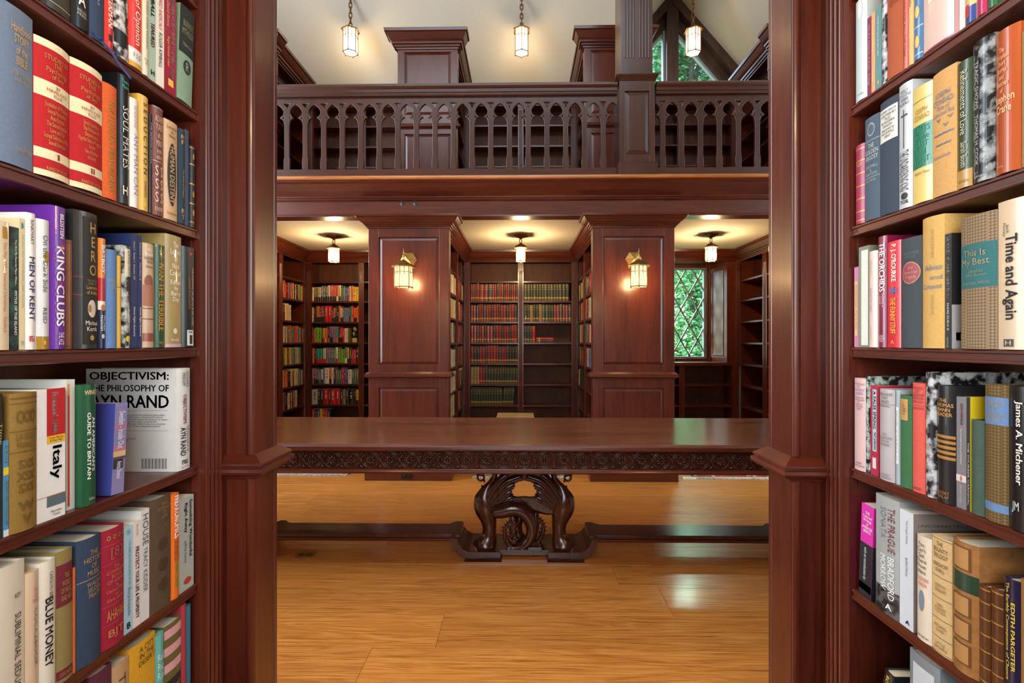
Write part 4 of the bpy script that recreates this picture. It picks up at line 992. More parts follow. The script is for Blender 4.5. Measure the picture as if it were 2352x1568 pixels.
def near_book(loc, rz, t, h, d, color, kind, label, deco=(), bulge=.003, lean=0, group=None, soft=False, cover=(), pages=True):
    """book standing at loc with its spine facing local -y; deco drawn on the spine"""
    root = thing('book', loc, label, 'book', group, rz)
    root.rotation_euler = (0, R(lean), rz)
    bulge = min(bulge, t * .16); th = .0012 if soft else .0026; th = min(th, t * .2)
    sy = lambda x: -bulge * max(0, 1 - (2 * x / t) ** 2)
    n = 13; outer = [(t / 2, d)] + [(t / 2 - t * k / (n - 1), sy(t / 2 - t * k / (n - 1))) for k in range(n)] + [(-t / 2, d)]
    ti = t - 2 * th; inner = [(ti / 2, d)] + [(ti / 2 - ti * k / (n - 1), sy(t / 2 - t * k / (n - 1)) + th) for k in range(n)] + [(-ti / 2, d)]
    m = MB(); i = 0; N = len(outer)
    for ring in (outer, inner):
        for z in (0, h): m.v += [(x, y, z) for x, y in ring]
    O0, O1, I0, I1 = 0, N, 2 * N, 3 * N
    for k in range(N - 1):
        for f in ((O0 + k, O1 + k, O1 + k + 1, O0 + k + 1), (I0 + k, I0 + k + 1, I1 + k + 1, I1 + k), (O1 + k, I1 + k, I1 + k + 1, O1 + k + 1), (O0 + k, O0 + k + 1, I0 + k + 1, I0 + k)):
            m.f.append(f); m.mi.append(0)
    for k in (0, N - 1): m.f.append((O0 + k, I0 + k, I1 + k, O1 + k)); m.mi.append(0)
    m.build('cover', bmat(color, kind), root)
    if pages:
        e = 0 if soft else .003
        MB().box(-ti / 2 + .0002, ti / 2 - .0002, .004, d - (.001 if soft else .004), .001 + e, h - .001 - e).build('page_block', PAGES, root)
    for qi, q in enumerate(deco):
        lift = .00004 * qi
        if q[0] == 'b':      # band across the spine: t0, t1 from the top
            _, t0, t1, c = q[:4]; kd = q[4] if len(q) > 4 else kind; mm = MB(); xs = [-t / 2 + t * k / 12 for k in range(13)]
            for a, b in zip(xs[:-1], xs[1:]):
                mm.quad((a, sy(a) - .0004, h * (1 - t1)), (b, sy(b) - .0004, h * (1 - t1)), (b, sy(b) - .0004, h * (1 - t0)), (a, sy(a) - .0004, h * (1 - t0)))
            mm.build('spine_band', GOLD if c == 'gold' else bmat(c, kd), root)
        elif q[0] == 'r':    # rectangle or disc patch: t0, t1, w0, w1, colour, round?
            _, t0, t1, w0, w1, c, rd = q; cx, cz, rx, rzz = t * ((w0 + w1) / 2 - .5), h * (1 - (t0 + t1) / 2), t * (w1 - w0) / 2, h * (t1 - t0) / 2
            mm = MB(); N_ = 14
            cs_ = [-1 + 2 * k / N_ for k in range(N_ + 1)] if not rd else [math.sin(math.pi * (k / N_ - .5)) for k in range(N_ + 1)]
            ext = [1.0 if not rd else math.sqrt(max(0, 1 - c_ * c_)) for c_ in cs_]
            for a_, b_, ea, eb in zip(cs_[:-1], cs_[1:], ext[:-1], ext[1:]):
                xa_, xb_ = cx + rx * a_, cx + rx * b_
                mm.quad((xa_, sy(xa_) - .0007 - lift, cz - rzz * ea), (xb_, sy(xb_) - .0007 - lift, cz - rzz * eb), (xb_, sy(xb_) - .0007 - lift, cz + rzz * eb), (xa_, sy(xa_) - .0007 - lift, cz + rzz * ea))
            mm.build('spine_label', GOLD if c == 'gold' else bmat(c, 'paper'), root)
        elif q[0] in 'vh':   # lettering: text, t0, t1, colour, w0, w1
            mode, s, t0, t1, c = q[:5]; w0, w1 = (q[5], q[6]) if len(q) > 6 else (.22, .78); bold = len(q) > 7 and q[7]
            vv, ff = text_verts(s, bold); mm = MB()
            for a, b in vv:
                if mode == 'v': x = t * (w0 + (w1 - w0) * b - .5); z = h * (1 - (t0 + (t1 - t0) * a))
                else: x = t * (w0 + (w1 - w0) * a - .5); z = h * (1 - (t1 + (t0 - t1) * b))
                mm.v.append((x, sy(x) - .0011 - lift, z))
            mm.f = list(ff); mm.mi = [0] * len(ff); mm.build('lettering', GOLD if c == 'gold' else (INK if c == 'k' else bmat(c, 'paper')), root)
    for q in cover:          # print on the cover that faces the viewer: side, kind, ...
        sd = q[0]; X = sd * (t / 2 + .0006)
        def cp(a, z): return (X, d * (1 - a) if sd < 0 else d * a, z)
        if q[1] == 'r':
            _, _, a0, a1, t0, t1, c = q; mm = MB(); mm.quad(cp(a0, h * (1 - t1)), cp(a1, h * (1 - t1)), cp(a1, h * (1 - t0)), cp(a0, h * (1 - t0))); mm.build('cover_print', bmat(c, 'paper'), root)
        else:
            _, _, s, a0, a1, t0, t1, c = q[:8]; vv, ff = text_verts(s, len(q) > 8); mm = MB()
            for a, b in vv:
                p = cp(a0 + (a1 - a0) * a, h * (1 - (t1 + (t0 - t1) * b))); mm.v.append((p[0] + sd * .0004, p[1], p[2]))
            mm.f = list(ff); mm.mi = [0] * len(ff); mm.build('lettering', INK if c == 'k' else bmat(c, 'paper'), root)
    return root

def near_row(side, zs, rows, group):
    """rows: (px0, px1, py_top or height in m, colour, kind, label, deco, options)"""
    last = None
    for row in (rows if side < 0 else rows[::1]):
        px0, px1, top, color, kind, label, deco = row[:7]; o = row[7] if len(row) > 7 else {}
        X = side * (W + .008 + o.get('sb', 0)); ya, yb = at_x(px0, 784, X).y, at_x(px1, 784, X).y
        if ya > yb: ya, yb = yb, ya
        if last is not None:
            if side < 0: ya = max(ya, last)
            else: yb = min(yb, last)
        if yb - ya < .003: yb = ya + .006
        last = (yb + .0006) if side < 0 else (ya - .0006)
        h = top if top < 1 else (at_x((px0 + px1) / 2, top, X).z - zs)
        h = min(h, .262)
        lim = 1.197 - max(0, (h * math.sin(R(o.get('lean', 0)))) * (1 if side < 0 else 0)) - max(0, -h * math.sin(R(o.get('lean', 0))) * (1 if side > 0 else 0)); yb = min(yb, lim); ya = min(ya, yb - .006)
        t = yb - ya - .0006
        d = o.get('d', .155 if h < .22 else .17)
        near_book((X, (ya + yb) / 2, zs + .0005 + abs(t / 2 * math.sin(R(o.get('lean', 0))))), R(90) if side < 0 else R(-90), t, h, d, color, kind, label, deco, o.get('bulge', .0 if o.get('soft') else .0035), o.get('lean', 0), group, o.get('soft', False), o.get('cover', ()))
G = 'gold'; Wt = 'f4f2ee'; K = 'k'
near_row(-1, SH[5], [
 (62, 92, .235, '2a2a2c', 'jacket', 'black book with yellow flashes, leftmost on the left top shelf', [('b', .80, .86, 'c8a838'), ('h', 'MODERATION', .9, .93, 'b8a060', .1, .9)]),
 (92, 161, .245, '34332f', 'jacket', 'wide charcoal book with gold badge on the left top shelf', [('r', .62, .72, .3, .7, 'a88c4a', 1), ('h', 'RESURRECTIONS', .80, .84, 'b9a468', .1, .9), ('b', .95, .955, 'c8b070')]),
 (161, 204, .245, '17181a', 'jacket', 'black book with white pyramid emblem on the left top shelf', [('v', 'REALITY', .2, .6, Wt, .3, .7, 1), ('h', 'A', .74, .83, Wt, .3, .7, 1), ('h', 'BELLS\nPRESS', .86, .91, 'bcbcbc', .25, .75), ('b', 0, .02, 'c9b46a')]),
 (204, 239, .235, '2c405e', 'cloth', 'plain navy cloth book with ribbon on the left top shelf', [('v', 'Poems', .5, .72, '8a96a8', .4, .6)]),
 (239, 260, .24, 'd8362c', 'jacket', 'red book with white capitals on the left top shelf', [('v', 'ERIC ALTERMAN', .36, .82, Wt, .25, .75, 1), ('r', .88, .93, .3, .7, '2a1a1a', 0)]),
 (260, 294, .24, 'dadada', 'photo', 'black and white building photo book on the left top shelf', [('b', .78, .9, '1c1c1e'), ('v', 'IDEAS', .1, .4, Wt, .3, .7, 1)]),
 (293, 326, .24, 'df3a2e', 'jacket', 'red book with white italic title and white foot on the left top shelf', [('v', 'A Matter of Opinion', .05, .80, Wt, .25, .78), ('b', .84, .955, 'e8e6e2'), ('h', 'F S G', .88, .92, '5a5a5a', .25, .75), ('b', .955, 1, 'd9a238')]),
 (326, 341, .225, 'e4dcc6', 'jacket', 'narrow cream book on the left top shelf, left of pale green one', [('v', 'European crimes of the twenties', .1, .75, '6a5a48', .3, .7), ('h', 'First\nEd.', .84, .9, '6a6050', .2, .8)]),
 (341, 358, .225, 'a9c2b2', 'paper', 'pale green paperback on the left top shelf', [('v', 'KIMBALL', .1, .4, '2a3a30', .25, .75, 1), ('v', 'TENURED', .45, .68, 'b02a2a', .25, .75, 1), ('h', 'H', .9, .95, '20302a', .25, .75, 1)], {'soft': 1}),
 (358, 377, .225, 'eeeae2', 'paper', 'white paperback with red and black capitals on the left top shelf', [('v', 'TENURED RADICALS', .05, .45, 'c23a34', .3, .72), ('v', 'ROGER KIMBALL', .48, .82, '33302e', .3, .72)], {'soft': 1}),
 (375, 404, .225, '9e1c3c', 'jacket', 'crimson book with white title and yellow square on the left top shelf', [('v', 'Against the Idols of the Age', .02, .85, Wt, .5, .85, 1), ('v', 'David Stove', .1, .35, 'e8b48a', .18, .42), ('v', 'Roger Kimball, editor', .45, .75, 'e9c04a', .18, .42), ('r', .86, .93, .3, .75, 'e9c04a', 0)], {'soft': 1}),
 (406, 444, .225, '7f9c86', 'cloth', 'half black, half sage green book at the right end of the left top shelf', [('b', 0, .5, '1d211f'), ('h', "BULFINCH'S\nMYTHOLOGY", .14, .30, '8f8a66', .12, .88), ('h', 'Modern Library', .38, .43, '8f8a66', .2, .8), ('r', .55, .70, .25, .75, '1d211f', 1), ('h', 'R', .58, .67, '9aa890', .4, .6)], {'lean': 3})], 'near left shelf books')
near_row(-1, SH[4], [
 (-40, 75, 10, '6b7f9e', 'cloth', 'big blue-grey cloth book, leftmost on the left second shelf', [('h', "Handbook\nSTORY\nof the\nBIBLE", .10, .36, 'c8a878', .46, .94, 1), ('h', 'FOR YOUNG\nAND OLD', .40, .47, 'b09a7c', .48, .92), ('h', 'WINSTON', .88, .91, 'b09a7c', .55, .93)], {'bulge': .006}),
 (75, 158, 103, 'b5121f', 'cloth', 'red and cream banded volume one on the left second shelf', [('b', 0, .055, 'e9dfb8'), ('b', .30, .42, 'e9dfb8'), ('b', .80, .87, 'e9dfb8'), ('b', .955, 1, 'e9dfb8'), ('h', 'STUDIES IN\nTHE\nPsychology\nof Sex', .10, .27, G, .2, .88), ('h', 'BY\nHAVELOCK\nELLIS', .315, .405, 'a0202a', .25, .85), ('h', 'Evolution of Modesty\nSexual Periodicity\nAuto Erotism\nThe Sexual Impulse\nLove and Pain\nSexual Selection in Man\nSexual Inversion', .45, .76, G, .18, .9), ('h', 'I', .815, .86, 'a0202a', .52, .58, 1), ('h', 'RANDOM HOUSE', .925, .95, G, .25, .85)], {'bulge': .008}),
 (157, 234, 152, 'b5121f', 'cloth', 'red and cream banded volume two on the left second shelf', [('b', 0, .055, 'e9dfb8'), ('b', .30, .42, 'e9dfb8'), ('b', .80, .87, 'e9dfb8'), ('b', .955, 1, 'e9dfb8'), ('h', 'STUDIES IN\nTHE\nPsychology\nof Sex', .10, .27, G, .2, .88), ('h', 'BY\nHAVELOCK\nELLIS', .315, .405, 'a0202a', .25, .85), ('h', 'Erotic Symbolism\nThe Mechanism of\nDetumescence\nPsychic State in Pregnancy\nEonism\nSex in Relation\nto Society', .45, .76, G, .18, .9), ('h', 'II', .815, .86, 'a0202a', .5, .62, 1), ('h', 'RANDOM HOUSE', .925, .95, G, .25, .85)], {'bulge': .008}),
 (234, 268, 196, 'd9622a', 'cloth', 'orange cloth book on the left second shelf', [('v', 'THE HIDDEN PERSUADERS', .12, .93, 'b0803a', .3, .72, 1)]),
 (268, 297, 175, '15161a', 'jacket', 'black glossy book with slanted white title on the left second shelf', [('h', 'Thomas\nMoore', .03, .10, '5ac0a8', .2, .9), ('v', 'SOUL MATES', .24, .72, 'd8d4c8', .3, .82), ('h', 'H', .86, .93, 'e8e4da', .3, .7, 1)]),
 (297, 317, 228, 'ebe6e4', 'paper', 'thin white book with lilac lettering on the left second shelf', [('v', 'THE ULTIMATE WOMAN\nAND MOOD HITMAN', .05, .28, 'b07a80', .3, .75), ('v', 'ANY MAN CAN', .32, .88, '9a86b8', .28, .8)]),
 (317, 340, 221, 'e2b655', 'jacket', 'yellow book with red-edged cover and black capitals on the left second shelf', [('b', 0, .0, 'a01838'), ('v', 'S E D U C T I O N', .06, .68, '2c2018', .35, .75), ('v', 'STARBORN', .74, .88, '2c2018', .42, .66), ('r', .92, .965, .35, .65, 'e8c832', 1)]),
 (340, 349, 262, '16171c', 'jacket', 'very thin black book on the left second shelf', [('v', 'THE SEXUAL CYCLE', .08, .5, 'c8c8c8', .35, .7)]),
 (349, 374, 248, '7a4038', 'leather', 'brown book with ornate white scrolls on the left second shelf', [('h', 'ADVEN\nTURES\nof a\nMIND', .08, .36, 'd8c0a8', .15, .85), ('h', 'by the\nauthor', .38, .48, 'd8c0a8', .25, .75), ('h', 'S S\nS S\nS S', .54, .88, 'd8c0a8', .15, .85, 1), ('h', 'KNOPF', .92, .96, 'd8c0a8', .15, .85), ('b', 0, .012, '8a8f88'), ('b', .5, .505, 'd8c0a8')]),
 (376, 407, 280, 'd2a87c', 'jacket', 'tan book with black oval label on the left second shelf', [('h', 'Lecomte\ndu\nNouy', .05, .18, '3a2a1c', .15, .85), ('r', .22, .86, .18, .82, '2a2624', 1), ('v', 'HUMAN DESTINY', .26, .83, 'd8b48a', .33, .67), ('h', 'Longmans', .92, .95, '4a3a2c', .15, .85)]),
 (409, 424, 298, '24384a', 'cloth', 'dark blue prayer book with gilt scroll on the left second shelf', [('h', 'B\nP', .06, .16, G, .25, .75), ('v', 'The Book of Prayers', .42, .72, G, .35, .7), ('h', 'R\nT', .84, .95, G, .25, .75)]),
 (424, 434, 300, '39445c', 'cloth', 'slim slate blue book on the left second shelf', []),
 (434, 452, 338, '17191d', 'leather', 'small black leather book with gold bands at the end of left second shelf', [('b', .02, .03, G), ('b', .22, .235, G), ('b', .46, .475, G), ('b', .70, .715, G), ('b', .93, .94, G), ('r', .09, .17, .35, .65, G, 1), ('r', .55, .63, .35, .65, G, 1), ('r', .78, .86, .35, .65, G, 1)])], 'near left shelf books')
near_row(-1, SH[3], [
 (-30, 21, 507, 'e6d6b8', 'jacket', 'cream book with ochre window emblem, leftmost on the left third shelf', [('r', .04, .13, .58, .86, 'b8863a', 0), ('v', 'The Man Who Invented Christmas', .16, .70, 'b86a5a', .62, .8), ('v', 'Standiford', .74, .86, 'b86a5a', .62, .8)]),
 (22, 43, 522, '2f5144', 'photo', 'mottled dark green paperback on the left third shelf', [('v', 'You Are My Favorite Place When...', .1, .48, Wt, .45, .75), ('v', 'MYTHS OF THE ISLAND', .52, .88, Wt, .45, .75)], {'soft': 1}),
 (43, 57, 502, 'e3cfa6', 'paper', 'narrow cream paperback with teal capitals on the left third shelf', [('v', 'THE RIGHT WAY TO DO WRONG | HARRY HOUDINI', .12, .68, '2c8a90', .3, .7), ('h', 'M', .93, .97, '2c8a90', .3, .7), ('r', .03, .08, .3, .7, '2c8a90', 1)], {'soft': 1}),
 (57, 81, 490, 'f0ece6', 'jacket', 'white book with bold navy capitals on the left third shelf', [('v', 'RINKHART', .05, .23, '4a2c4a', .32, .66), ('v', 'MEN OF KENT', .32, .79, '3b3470', .22, .8, 1), ('r', .90, .94, .25, .75, 'b02830', 0), ('h', 'LP', .905, .935, 'f0ece6', .35, .65)]),
 (81, 113, 505, 'dfe2e6', 'jacket', 'pale grey book with gold foot and script title on the left third shelf', [('r', .24, .33, .45, .95, 'b8942c', 1), ('v', 'On the Dark Side', .12, .56, '5a5a60', .35, .75), ('v', 'REID', .68, .80, '4a4a50', .35, .65), ('b', .90, 1, 'a8822c'), ('r', .93, .965, .4, .6, 'e0b040', 1)]),
 (113, 150, 475, '6b2fa0', 'jacket', 'purple book with tall white capitals on the left third shelf', [('v', 'BILDSTEIN', .05, .22, Wt, .5, .8, 1), ('v', 'THE', .26, .30, 'e03050', .5, .75, 1), ('v', 'KING', .28, .52, Wt, .28, .82, 1), ('v', 'OF', .525, .56, 'e03050', .4, .65, 1), ('v', 'CLUBS', .55, .84, Wt, .28, .82, 1), ('v', 'THE ACE', .88, .97, 'f0d8e8', .4, .8, 1)]),
 (150, 167, 552, '6e3e20', 'leather', 'short brown leather-look book on the left third shelf', [('b', .02, .03, '4a2814'), ('b', .97, .98, '4a2814')]),
 (167, 223, 488, '2f2e30', 'jacket', 'thick charcoal biography with tall tan capitals on the left third shelf', [('r', .035, .97, .28, .99, '191816', 0), ('h', 'H\nE\nR\nO', .07, .46, 'c8a25c', .52, .86), ('b', .478, .482, 'a83a34'), ('h', 'THE LIFE AND\nLEGEND OF', .49, .53, '9a8a6a', .42, .95), ('h', 'Lawrence\nof Arabia', .535, .60, 'c8a25c', .4, .95), ('b', .608, .612, 'a83a34'), ('r', .64, .77, .45, .85, 'd8cfc0', 1), ('r', .675, .735, .46, .62, 'b07a54', 1), ('h', 'Michael\nKorda', .795, .87, Wt, .36, .96), ('r', .90, .94, .55, .75, 'b8924c', 1)], {'bulge': .006}),
 (223, 242, 548, '1d2244', 'jacket', 'small book in orange, red and navy blocks on the left third shelf', [('b', 0, .36, 'd9822e'), ('b', .36, .57, 'b41c28'), ('b', .57, .65, 'e8e0d8'), ('v', 'BATBOY', .06, .32, Wt, .3, .75, 1), ('v', 'MATTHEW\nMcGOUGH', .70, .84, Wt, .2, .8), ('r', .60, .66, .25, .75, 'c07030', 1), ('r', .87, .91, .3, .7, 'c8c8d0', 1)]),
 (242, 268, 574, '5f83b8', 'cloth', 'plain light blue cloth book on the left third shelf', [('h', 'PRODUCTIONS\nGUIDE OF\nGREATER\nNEW YORK', .30, .40, 'b8a878', .25, .9)]),
 (268, 278, 588, 'd7ae4c', 'cloth', 'thin yellow book on the left third shelf', [('b', .335, .342, '6a5020')]),
 (278, 299, 565, 'b8b8b4', 'photo', 'black and white photo book with upright title on the left third shelf', [('r', .03, .3, .2, .95, 'd8d0b8', 0), ('v', 'LIVING WITH CANNIBALS', .05, .55, '4a4030', .5, .85), ('v', 'SLUNG', .62, .75, Wt, .5, .85), ('r', .88, .94, .3, .8, 'd8b838', 1)]),
 (299, 316, 538, '1f2c5c', 'paper', 'navy journal with white italic title, first of two', [('v', 'Volume 3   Number 4   November 1981', .06, .40, 'c8ccd8', .35, .6), ('v', 'Human Rights Quarterly', .64, .90, Wt, .3, .62)], {'soft': 1}),
 (316, 326, 541, '1f2c5c', 'paper', 'navy journal with white italic title, second and thinner of two', [('v', 'Volume 3   Number 2', .06, .40, 'c8ccd8', .3, .65), ('v', 'Human Rights Quarterly', .64, .90, Wt, .25, .75)], {'soft': 1}),
 (326, 353, 560, 'c9a98c', 'jacket', 'tan book with old harbour picture on the left third shelf', [('h', 'A L\nRowse', .04, .12, Wt, .15, .85), ('h', 'SHAKESPEARE\nTHE MAN', .13, .19, '2a1c14', .08, .92), ('h', 'Harpers', .21, .24, '2a1c14', .2, .8), ('r', .30, .44, .1, .8, '8a5a44', 1), ('r', .40, .60, .0, 1, 'a8705c', 0), ('b', .62, .63, '7a5440'), ('b', .72, .73, '7a5440'), ('b', .86, .94, '9a5040')]),
 (353, 378, 563, '1b4a30', 'jacket', 'dark green book with bold gold capitals on the left third shelf', [('h', 'BEN\nTHE', .05, .12, 'b88c3a', .3, .8, 1), ('v', 'IVAN THE TERRIBLE', .18, .84, 'c08a34', .26, .8, 1), ('h', 'DORSET', .94, .965, 'c08a34', .2, .8)]),
 (378, 416, 541, 'a8925c', 'jacket', 'old-gold book with flowing white script on the left third shelf', [('h', 'The\nLetters\nof\nNoel\nCoward', .06, .36, Wt, .2, .92), ('h', 'Edited\nby\nBarry\nDay', .40, .60, Wt, .25, .9), ('h', 'Knopf', .92, .95, Wt, .3, .75), ('r', .83, .88, .4, .65, 'e0d8c8', 1), ('b', .97, 1, 'c8a8b0')]),
 (416, 446, 568, '15161a', 'jacket', 'black book with barcode sticker at the right end of the left third shelf', [('v', 'THE ESSENTIAL DR. JEKYLL & MR. HYDE', .20, .78, 'c8c0a8', .62, .85), ('v', 'LEONARD WOLF, EDITOR', .30, .62, 'a8743a', .38, .55), ('r', .83, .985, .32, .85, 'dcdcd8', 0), ('h', '560', .84, .86, K, .4, .75, 1), ('r', .88, .97, .5, .75, '2a2a2a', 0), ('r', .05, .08, .5, .7, 'd8503a', 1)])], 'near left shelf books')
near_row(-1, SH[2], [
 (-14, 6, 905, '2a2a26', 'cloth', 'dark book cut off at the left edge of the left fourth shelf', [('v', 'Time', .2, .35, 'c8b878', .4, .8)]),
 (6, 20, 1012, '4a92c0', 'paper', 'slim blue phrasebook with yellow band on the left fourth shelf', [('v', 'BERLITZ', .05, .24, Wt, .3, .8, 1), ('b', .28, .36, 'e6cc2c'), ('v', 'FRENCH FOR TRAVELLERS', .42, .88, 'e6d23c', .35, .75, 1), ('b', .93, 1, 'dfe4e8')], {'soft': 1}),
 (20, 84, 902, '8a6a2c', 'cloth', 'thick embossed gold-brown book on the left fourth shelf', [('b', .03, .045, '6e521e'), ('b', .07, .08, '6e521e'), ('h', 'OOO', .12, .22, '70541e', .15, .85, 1), ('b', .27, .28, '6e521e'), ('h', 'LA BELLE\nFRANCE', .29, .40, '745820', .15, .85), ('b', .42, .43, '6e521e'), ('h', 'SXS\nXSX\nSXS', .48, .72, '70541e', .15, .85, 1), ('h', 'W\nV', .78, .95, '70541e', .2, .8, 1)], {'bulge': .006}),
 (84, 150, 893, 'ecebe8', 'paper', 'white travel guide with red head and large black title on the left fourth shelf', [('r', .0, .36, .32, .99, 'b8141e', 0), ('v', "Frommer's 2000", .03, .34, Wt, .5, .72, 1), ('r', .36, .42, .32, .99, 'e8b42c', 0), ('h', 'Color Photos\n& Free Map!', .37, .41, '4a2a10', .4, .9), ('v', 'Italy', .44, .70, K, .42, .85, 1), ('r', .82, .90, .32, .99, '5a6a72', 0), ('b', .815, .82, 'd8782c'), ('h', 'Macmillan\nTravel', .93, .975, '2a2a2a', .45, .85)], {'soft': 1}),
 (152, 172, 872, 'e2e0dc', 'paper', 'tall thin white book with red stripe on the left fourth shelf', [('r', .03, .97, .12, .35, 'c03a28', 0), ('r', .03, .12, .12, .35, 'e0a040', 0)], {'soft': 1, 'sb': .012}),
 (172, 220, 884, '1c5636', 'jacket', 'dark green guide with large white capitals on the left fourth shelf', [('h', 'WINKS', .045, .085, 'e0c890', .1, .95, 1), ('v', "AN AMERICAN'S", .27, .72, Wt, .56, .8, 1), ('v', 'GUIDE TO BRITAIN', .23, .78, Wt, .24, .48, 1), ('h', 'Scribner', .93, .955, 'c8c8c0', .35, .8)]),
 (255, 284, 928, '8a84b4', 'jacket', 'violet patterned book leaning alone with sunset spine on the left fourth shelf', [('v', 'Sweden - Inside Out', .09, .50, Wt, .3, .8), ('b', .22, .30, 'a878a0'), ('b', .48, .53, 'b87890'), ('b', .53, .59, 'd8b880'), ('b', .59, .62, '5a4a68'), ('r', .62, .72, .0, .8, '2a2a30', 0), ('v', 'Anita Shenoi', .64, .83, Wt, .3, .7)], {'lean': 3.5, 'soft': 1, 'cover': [(-1, 'r', 0, 1, 0, 1, '3d4494')]}),
 (405, 436, 846, 'dcdcd8', 'jacket', 'white book turned to show its printed back cover on the left fourth shelf', [('v', 'LEONARD\nPEIKOFF', .03, .19, K, .3, .8), ('v', 'OBJECTIVISM:', .26, .55, '7a1c20', .3, .62, 1), ('v', 'THE PHILOSOPHY OF', .57, .83, K, .62, .82), ('v', 'AYN RAND', .58, .86, K, .2, .55, 1), ('h', 'rea', .90, .945, K, .3, .7, 1), ('h', 'DUTTON', .965, .98, K, .25, .8)],
   {'d': .21, 'bulge': .004, 'cover': [(-1, 't', 'OBJECTIVISM:', .04, .92, .03, .13, '5c1418', 1), (-1, 't', 'THE PHILOSOPHY OF', .04, .92, .155, .22, K, 1), (-1, 't', 'AYN RAND', .05, .92, .255, .38, '161c3c', 1), (-1, 'r', .04, .91, .405, .407, '3a3a3a'),
     (-1, 't', 'A best-selling novelist, prolific writer, and world-renowned philosopher,\nAyn Rand defined and developed Objectivism: the powerful system\nof thought which human beings can and should live by the guidance of reason.\nIn this epochal book, leading Rand scholar presents the\ncomprehensive statement of that philosophy. Here is the most definitive\nand brilliantly reasoned thought on all the crucial philosophical', .04, .91, .44, .57, '3a3a3a'), (-1, 'r', .04, .91, .60, .602, '3a3a3a'),
     (-1, 't', 'CHAPTERS ON:\n\nREALITY\nSENSE PERCEPTION AND VOLITION\nCONCEPT-FORMATION\nOBJECTIVITY\nREASON\n\nTHE GOOD\n\nHAPPINESS\nGOVERNMENT\nCAPITALISM', .04, .55, .60, .90, '3a3a3a')] + [(-1, 'r', .62 + .0125 * k, .62 + .0125 * k + (.004 if k % 3 else .008), .87, .97, '1c1c1c') for k in range(22)]})], 'near left shelf books')
